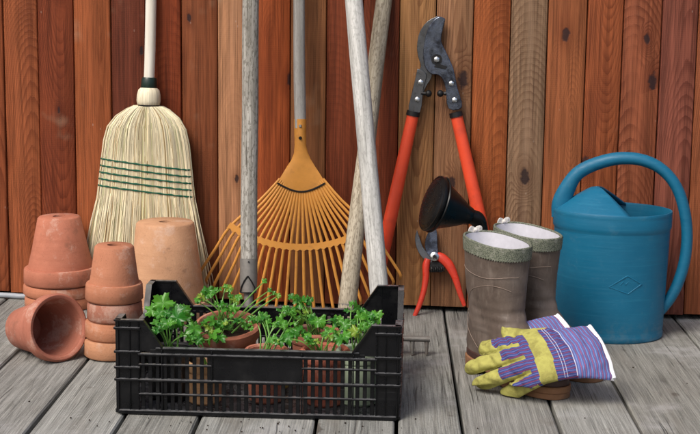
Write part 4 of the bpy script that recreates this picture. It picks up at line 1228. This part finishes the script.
# diamond badge moulded on the front
def can_surf(px, py, o=.0):
    d = KI.to_3x3() @ ray(px, py); c0_ = KI @ CAM
    best = None
    for t in np.linspace(2.8, 3.2, 400):
        q = c0_ + d*t
        rr2 = float(np.interp(q.z, [.023, .09, .17, .238], [.930, .945, .965, .978]))
        if (q.x/(RX*rr2))**2 + (q.y/(RY*rr2))**2 <= 1: best = q; break
    nrm = Vector((best.x/RX**2, best.y/RY**2, 0)).normalized()
    return KM @ (best + nrm*o)
D4 = [(609.2, 287), (627.5, 276), (641.5, 284.2), (628, 294)]
m = MB()
for i in range(4):
    a_, b_ = D4[i], D4[(i+1) % 4]
    m.tube([can_surf(a_[0] + (b_[0]-a_[0])*t, a_[1] + (b_[1]-a_[1])*t, .0002) for t in np.linspace(0, 1, 7)], .0014, 6)
bd = m.obj('badge', M_BLUE, can)
for (a_, b_) in (((620.5, 285), (623.2, 281.8)), ((623.2, 281.8), (625.6, 284.8)), ((625.6, 284.8), (629, 281)), ((629, 281), (632.5, 285.6))):
    m = MB(); m.tube([can_surf(*a_, .0001), can_surf(*b_, .0001)], .0011, 6); m.obj('badge_mark', M_BLUE, bd)

# ------------------------------------------------------------------ gloves
GL, GWd = .250, .058
def seg_d(u, v, a, b, ra, rb):
    ax_, ay = a; bx_, by = b
    t = max(0, min(1, ((u-ax_)*(bx_-ax_) + (v-ay)*(by-ay))/((bx_-ax_)**2 + (by-ay)**2)))
    return ra + (rb - ra)*t - math.hypot(u - ax_ - t*(bx_-ax_), v - ay - t*(by-ay))
FING = [((.140, -.0405), (.218, -.054), .0150, .0150), ((.140, -.0145), (.236, -.0185), .0150, .0152), ((.140, .0125), (.232, .0185), .0150, .0150), ((.138, .0385), (.212, .0530), .0145, .0142)]
THUMB = ((.095, -.040), (.165, -.070), .019, .0135)
def glove_sd(u, v, thumb):
    hw = np.interp(u, [0, .06, .10, .15], [.061, .055, .053, .054])
    dp = min(hw - abs(v), u, .158 - u)
    if dp > 0: d = dp
    else: d = dp if (abs(v) < hw or 0 < u < .158) else -math.hypot(max(0, abs(v) - hw), max(0, -u, u - .158))
    for (a, b, ra, rb) in FING: d = max(d, seg_d(u, v, a, b, ra, rb))
    if thumb: d = max(d, seg_d(u, v, *THUMB))
    return d
def make_glove(label, cp, lift, seedv, thumb=True, puff=.012):
    """cp: 3x3 control points rows cuff/knuckle/tips, columns far/mid/near"""
    base_pt = sum((p for row in cp for p in row), Vector())/9; base_pt.z = 0
    t = thing('work_glove', label, 'glove', base_pt, 'pair of work gloves')
    U3 = (0.0, .5, 1.0)
    def lag(s):
        return ((s-.5)*(s-1)/.5, -s*(s-1)/.25, s*(s-.5)/.5)
    def basef(u, v):
        s = u/GL/1.0; w = (v + .065)/.13
        cu = lag(min(1.06, s)); cv = lag(w)
        return sum((cp[i][j]*cu[i]*cv[j] for i in range(3) for j in range(3)), Vector())
    def nrmf(u, v):
        e = .002
        a = basef(u+e, v) - basef(u-e, v); b = basef(u, v+e) - basef(u, v-e)
        n = a.cross(b).normalized()
        return n if n.z > 0 else -n
    st = .0019
    us = np.arange(-st, GL + .012, st); vs2 = np.arange(-.092, .070, st)
    D = np.array([[glove_sd(u, v, thumb) for v in vs2] for u in us])
    nu, nv = D.shape
    gu, gv = np.gradient(D, st)
    keep = D > 0
    cell = np.zeros((nu-1, nv-1), bool)
    for i in range(nu-1):
        for j in range(nv-1):
            cell[i, j] = (keep[i, j] or keep[i+1, j] or keep[i, j+1] or keep[i+1, j+1])
    top, bot, uvs = {}, {}, {}
    V = []; UVL = []
    for i in range(nu):
        for j in range(nv):
            nb = cell[max(0, i-1):i+1, max(0, j-1):j+1]
            if nb.size == 0 or not nb.any(): continue
            u, v, d = us[i], vs2[j], D[i, j]
            if d <= 0:
                g2 = math.hypot(gu[i, j], gv[i, j]) or 1
                u -= gu[i, j]/g2*d; v -= gv[i, j]/g2*d; d = 0
            fingerz = min(1, max(0, (u - .13)/.03))
            Rr = .012*fingerz + .016*(1 - fingerz)
            pf = puff*fingerz + puff*.8*(1 - fingerz)
            if u < .09: pf *= .45 + .55*u/.09
            x = min(1, d/Rr)
            h = pf*math.sqrt(max(0, 1 - (1 - x)**2))
            fold = .0035*mnoise.noise((u*38 + seedv, v*30, 1)) + .0018*mnoise.noise((u*90 + seedv, v*80, 4))
            if u < .10: fold += (.0050*mnoise.noise((u*16 + seedv, v*34, 6)) + .0022*mnoise.noise((u*50, v*60 + seedv, 2)))*(1 - u/.12)
            fold += .0022*math.sin(u*260 + 8*mnoise.noise((v*30, seedv, 2)))*math.exp(-((u - .088)/.012)**2)
            fold += (.0016*math.sin(u*330 + v*60 + 3*mnoise.noise((u*60, v*60, seedv))) + .0030*mnoise.noise((u*70 + seedv, v*70, 9)))*fingerz
            h += fold*min(1, d/.006)
            curl = -.25*max(0, u - .20)**1.0*0.2
            b = basef(u, v); n = nrmf(u, v)
            tp = b + n*(lift + h + .001); bp = b + n*(lift - .35*h)
            tp.z = max(tp.z, .006 + h*.6); bp.z = max(bp.z, .0015)
            top[i, j] = len(V); V.append(tuple(tp)); UVL.append((u, v))
            bot[i, j] = len(V); V.append(tuple(bp)); UVL.append((u, v))
    regions = {'cuff': [], 'back': [], 'leather': [], 'strap': [], 'binding': []}
    for i in range(nu-1):
        for j in range(nv-1):
            if not cell[i, j]: continue
            k4 = [(i, j), (i+1, j), (i+1, j+1), (i, j+1)]
            if any(k_ not in top for k_ in k4): continue
            u = us[i] + st/2; v = vs2[j] + st/2; d = D[i:i+2, j:j+2].mean()
            tipu = .194 + .006*math.sin(v*90)
            inth = thumb and seg_d(u, v, *THUMB) > 0 and v < -.050
            if u < .0085: rg = 'binding'
            elif inth: rg = 'leather'
            elif u < .078: rg = 'cuff'
            elif .112 + .06*v < u < .141 + .06*v: rg = 'strap'
            elif u > tipu or (u > .150 and d < .0045): rg = 'leather'
            else: rg = 'back'
            regions[rg].append(tuple(top[k_] for k_ in k4))
            regions['binding' if rg == 'binding' else 'leather'].append(tuple(reversed([bot[k_] for k_ in k4])))
    # side walls
    def wallface(a, b, inside_first):
        q = (top[a], bot[a], bot[b], top[b])
        u = UVL[top[a]][0]
        rg = 'binding' if u < .0085 else ('cuff' if u < .078 else 'leather')
        regions[rg].append(q if inside_first else tuple(reversed(q)))
    okc = lambda i, j: 0 <= i < nu-1 and 0 <= j < nv-1 and cell[i, j] and all(k_ in top for k_ in ((i, j), (i+1, j), (i+1, j+1), (i, j+1)))
    for i in range(nu-1):
        for j in range(nv-1):
            if not okc(i, j): continue
            if not okc(i-1, j): wallface((i, j), (i, j+1), True)
            if not okc(i+1, j): wallface((i+1, j+1), (i+1, j), True)
            if not okc(i, j-1): wallface((i+1, j), (i, j), True)
            if not okc(i, j+1): wallface((i, j+1), (i+1, j+1), True)
    mats = {'cuff': M_CUFF, 'back': M_STRIPE, 'leather': M_LEATHER, 'strap': M_LEATHER, 'binding': M_BINDING}
    names = {'cuff': 'cuff', 'back': 'back_fabric', 'leather': 'palm_leather', 'strap': 'knuckle_strap', 'binding': 'cuff_binding'}
    for rg, fs in regions.items():
        used = sorted({i for f in fs for i in f}); mp = {o: n for n, o in enumerate(used)}
        me = bpy.data.meshes.new(names[rg]); me.from_pydata([V[i] for i in used], [], [tuple(mp[i] for i in f) for f in fs])
        me.materials.append(mats[rg])
        uv = me.uv_layers.new(name='UVMap')
        for lp_ in me.loops: uv.data[lp_.index].uv = UVL[used[lp_.vertex_index]]
        me.polygons.foreach_set('use_smooth', [True]*len(me.polygons))
        o = bpy.data.objects.new(names[rg], me); link(o, t, Matrix.Identity(4))
        ms = o.modifiers.new('soft', 'SUBSURF'); ms.levels = 1; ms.render_levels = 1
    def on_top(u, v, o=.0):
        n = nrmf(u, v); d = max(0, glove_sd(u, v, thumb)); x = min(1, d/.016)
        pf = puff*.8*(1 if u > .09 else .45 + .55*u/.09)
        fold = (.0035*mnoise.noise((u*38 + seedv, v*30, 1)) + .0018*mnoise.noise((u*90 + seedv, v*80, 4)) + .0022*math.sin(u*260 + 8*mnoise.noise((v*30, seedv, 2)))*math.exp(-((u - .088)/.012)**2))*min(1, d/.006)
        if u < .10: fold += (.0050*mnoise.noise((u*16 + seedv, v*34, 6)) + .0022*mnoise.noise((u*50, v*60 + seedv, 2)))*(1 - u/.12)*min(1, d/.006)
        return basef(u, v) + n*(lift + pf*math.sqrt(max(0, 1 - (1-x)**2)) + fold + .001 + o)
    # rolled binding round the cuff mouth and stitch lines
    m = MB(); m.tube([on_top(.002, v, .0006) for v in np.linspace(-.058, .058, 24)], .0038, 8); m.obj('hem', M_BINDING, t)
    for (a, b, ra, rb) in FING:
        for off_ in (-.35, .35):
            m = MB(); m.tube([on_top(a[0] + .012 + (b[0] - a[0] - .02)*q, a[1] + (b[1] - a[1])*q + off_*ra, -.0006) for q in np.linspace(0, .55, 10)], .0007, 5); m.obj('seam', M_LEATHER, t)
    for u in (.078, .096, .101):
        m = MB(); m.tube([on_top(u, v, .0004) for v in np.linspace(-.050, .050, 40)], .00055 if u > .08 else .0010, 5); m.obj('stitching', M_THREAD, t)
    return t
def G3(px, py, Y): return at(px, py, Y)
front = [[G3(588, 327, 2.64), G3(603, 352, 2.58), G3(613, 384, 2.535)],
         [G3(526, 334, 2.645), G3(545, 357, 2.565), G3(556, 388, 2.530)],
         [G3(479, 351, 2.690), G3(469, 379, 2.650), G3(496, 407, 2.620)]]
rear = [[G3(556, 314, 2.735), G3(574, 336, 2.69), G3(588, 366, 2.64)],
        [G3(506, 325, 2.745), G3(520, 346, 2.69), G3(531, 374, 2.645)],
        [G3(490, 346, 2.750), G3(490, 366, 2.71), G3(500, 390, 2.675)]]
make_glove('striped blue glove underneath the other, its white rimmed cuff showing behind', rear, .0, 3.0, thumb=False, puff=.010)
make_glove('striped blue and yellow leather work glove lying on top of its pair over the boots', front, .004, 8.0, thumb=True)

# ------------------------------------------------------------------ crumbs of soil on the boards
m = MB(); rs = random.Random(4)
for i in range(60):
    px, py = (rs.gauss(255, 110), rs.uniform(418, 433)) if i % 3 else (rs.uniform(0, 690), rs.uniform(345, 433))
    q = gr(px, py); r_ = rs.uniform(.0006, .0020)
    if min(abs(q.x - e) for e in EDG) < .006: continue
    n0 = len(m.v); m.lathe([(r_*.5, 0), (r_, r_*.6), (r_*.6, r_*1.3)], 5)
    m.v[n0:] = [(x*rs.uniform(.7, 1.4) + q.x, y*rs.uniform(.7, 1.4) + q.y, z - .0006) for (x, y, z) in m.v[n0:]]
tag(m.obj('soil_crumbs', M_SOIL, smooth=False), 'dark crumbs of soil scattered over the grey deck boards', 'soil', kind='stuff')
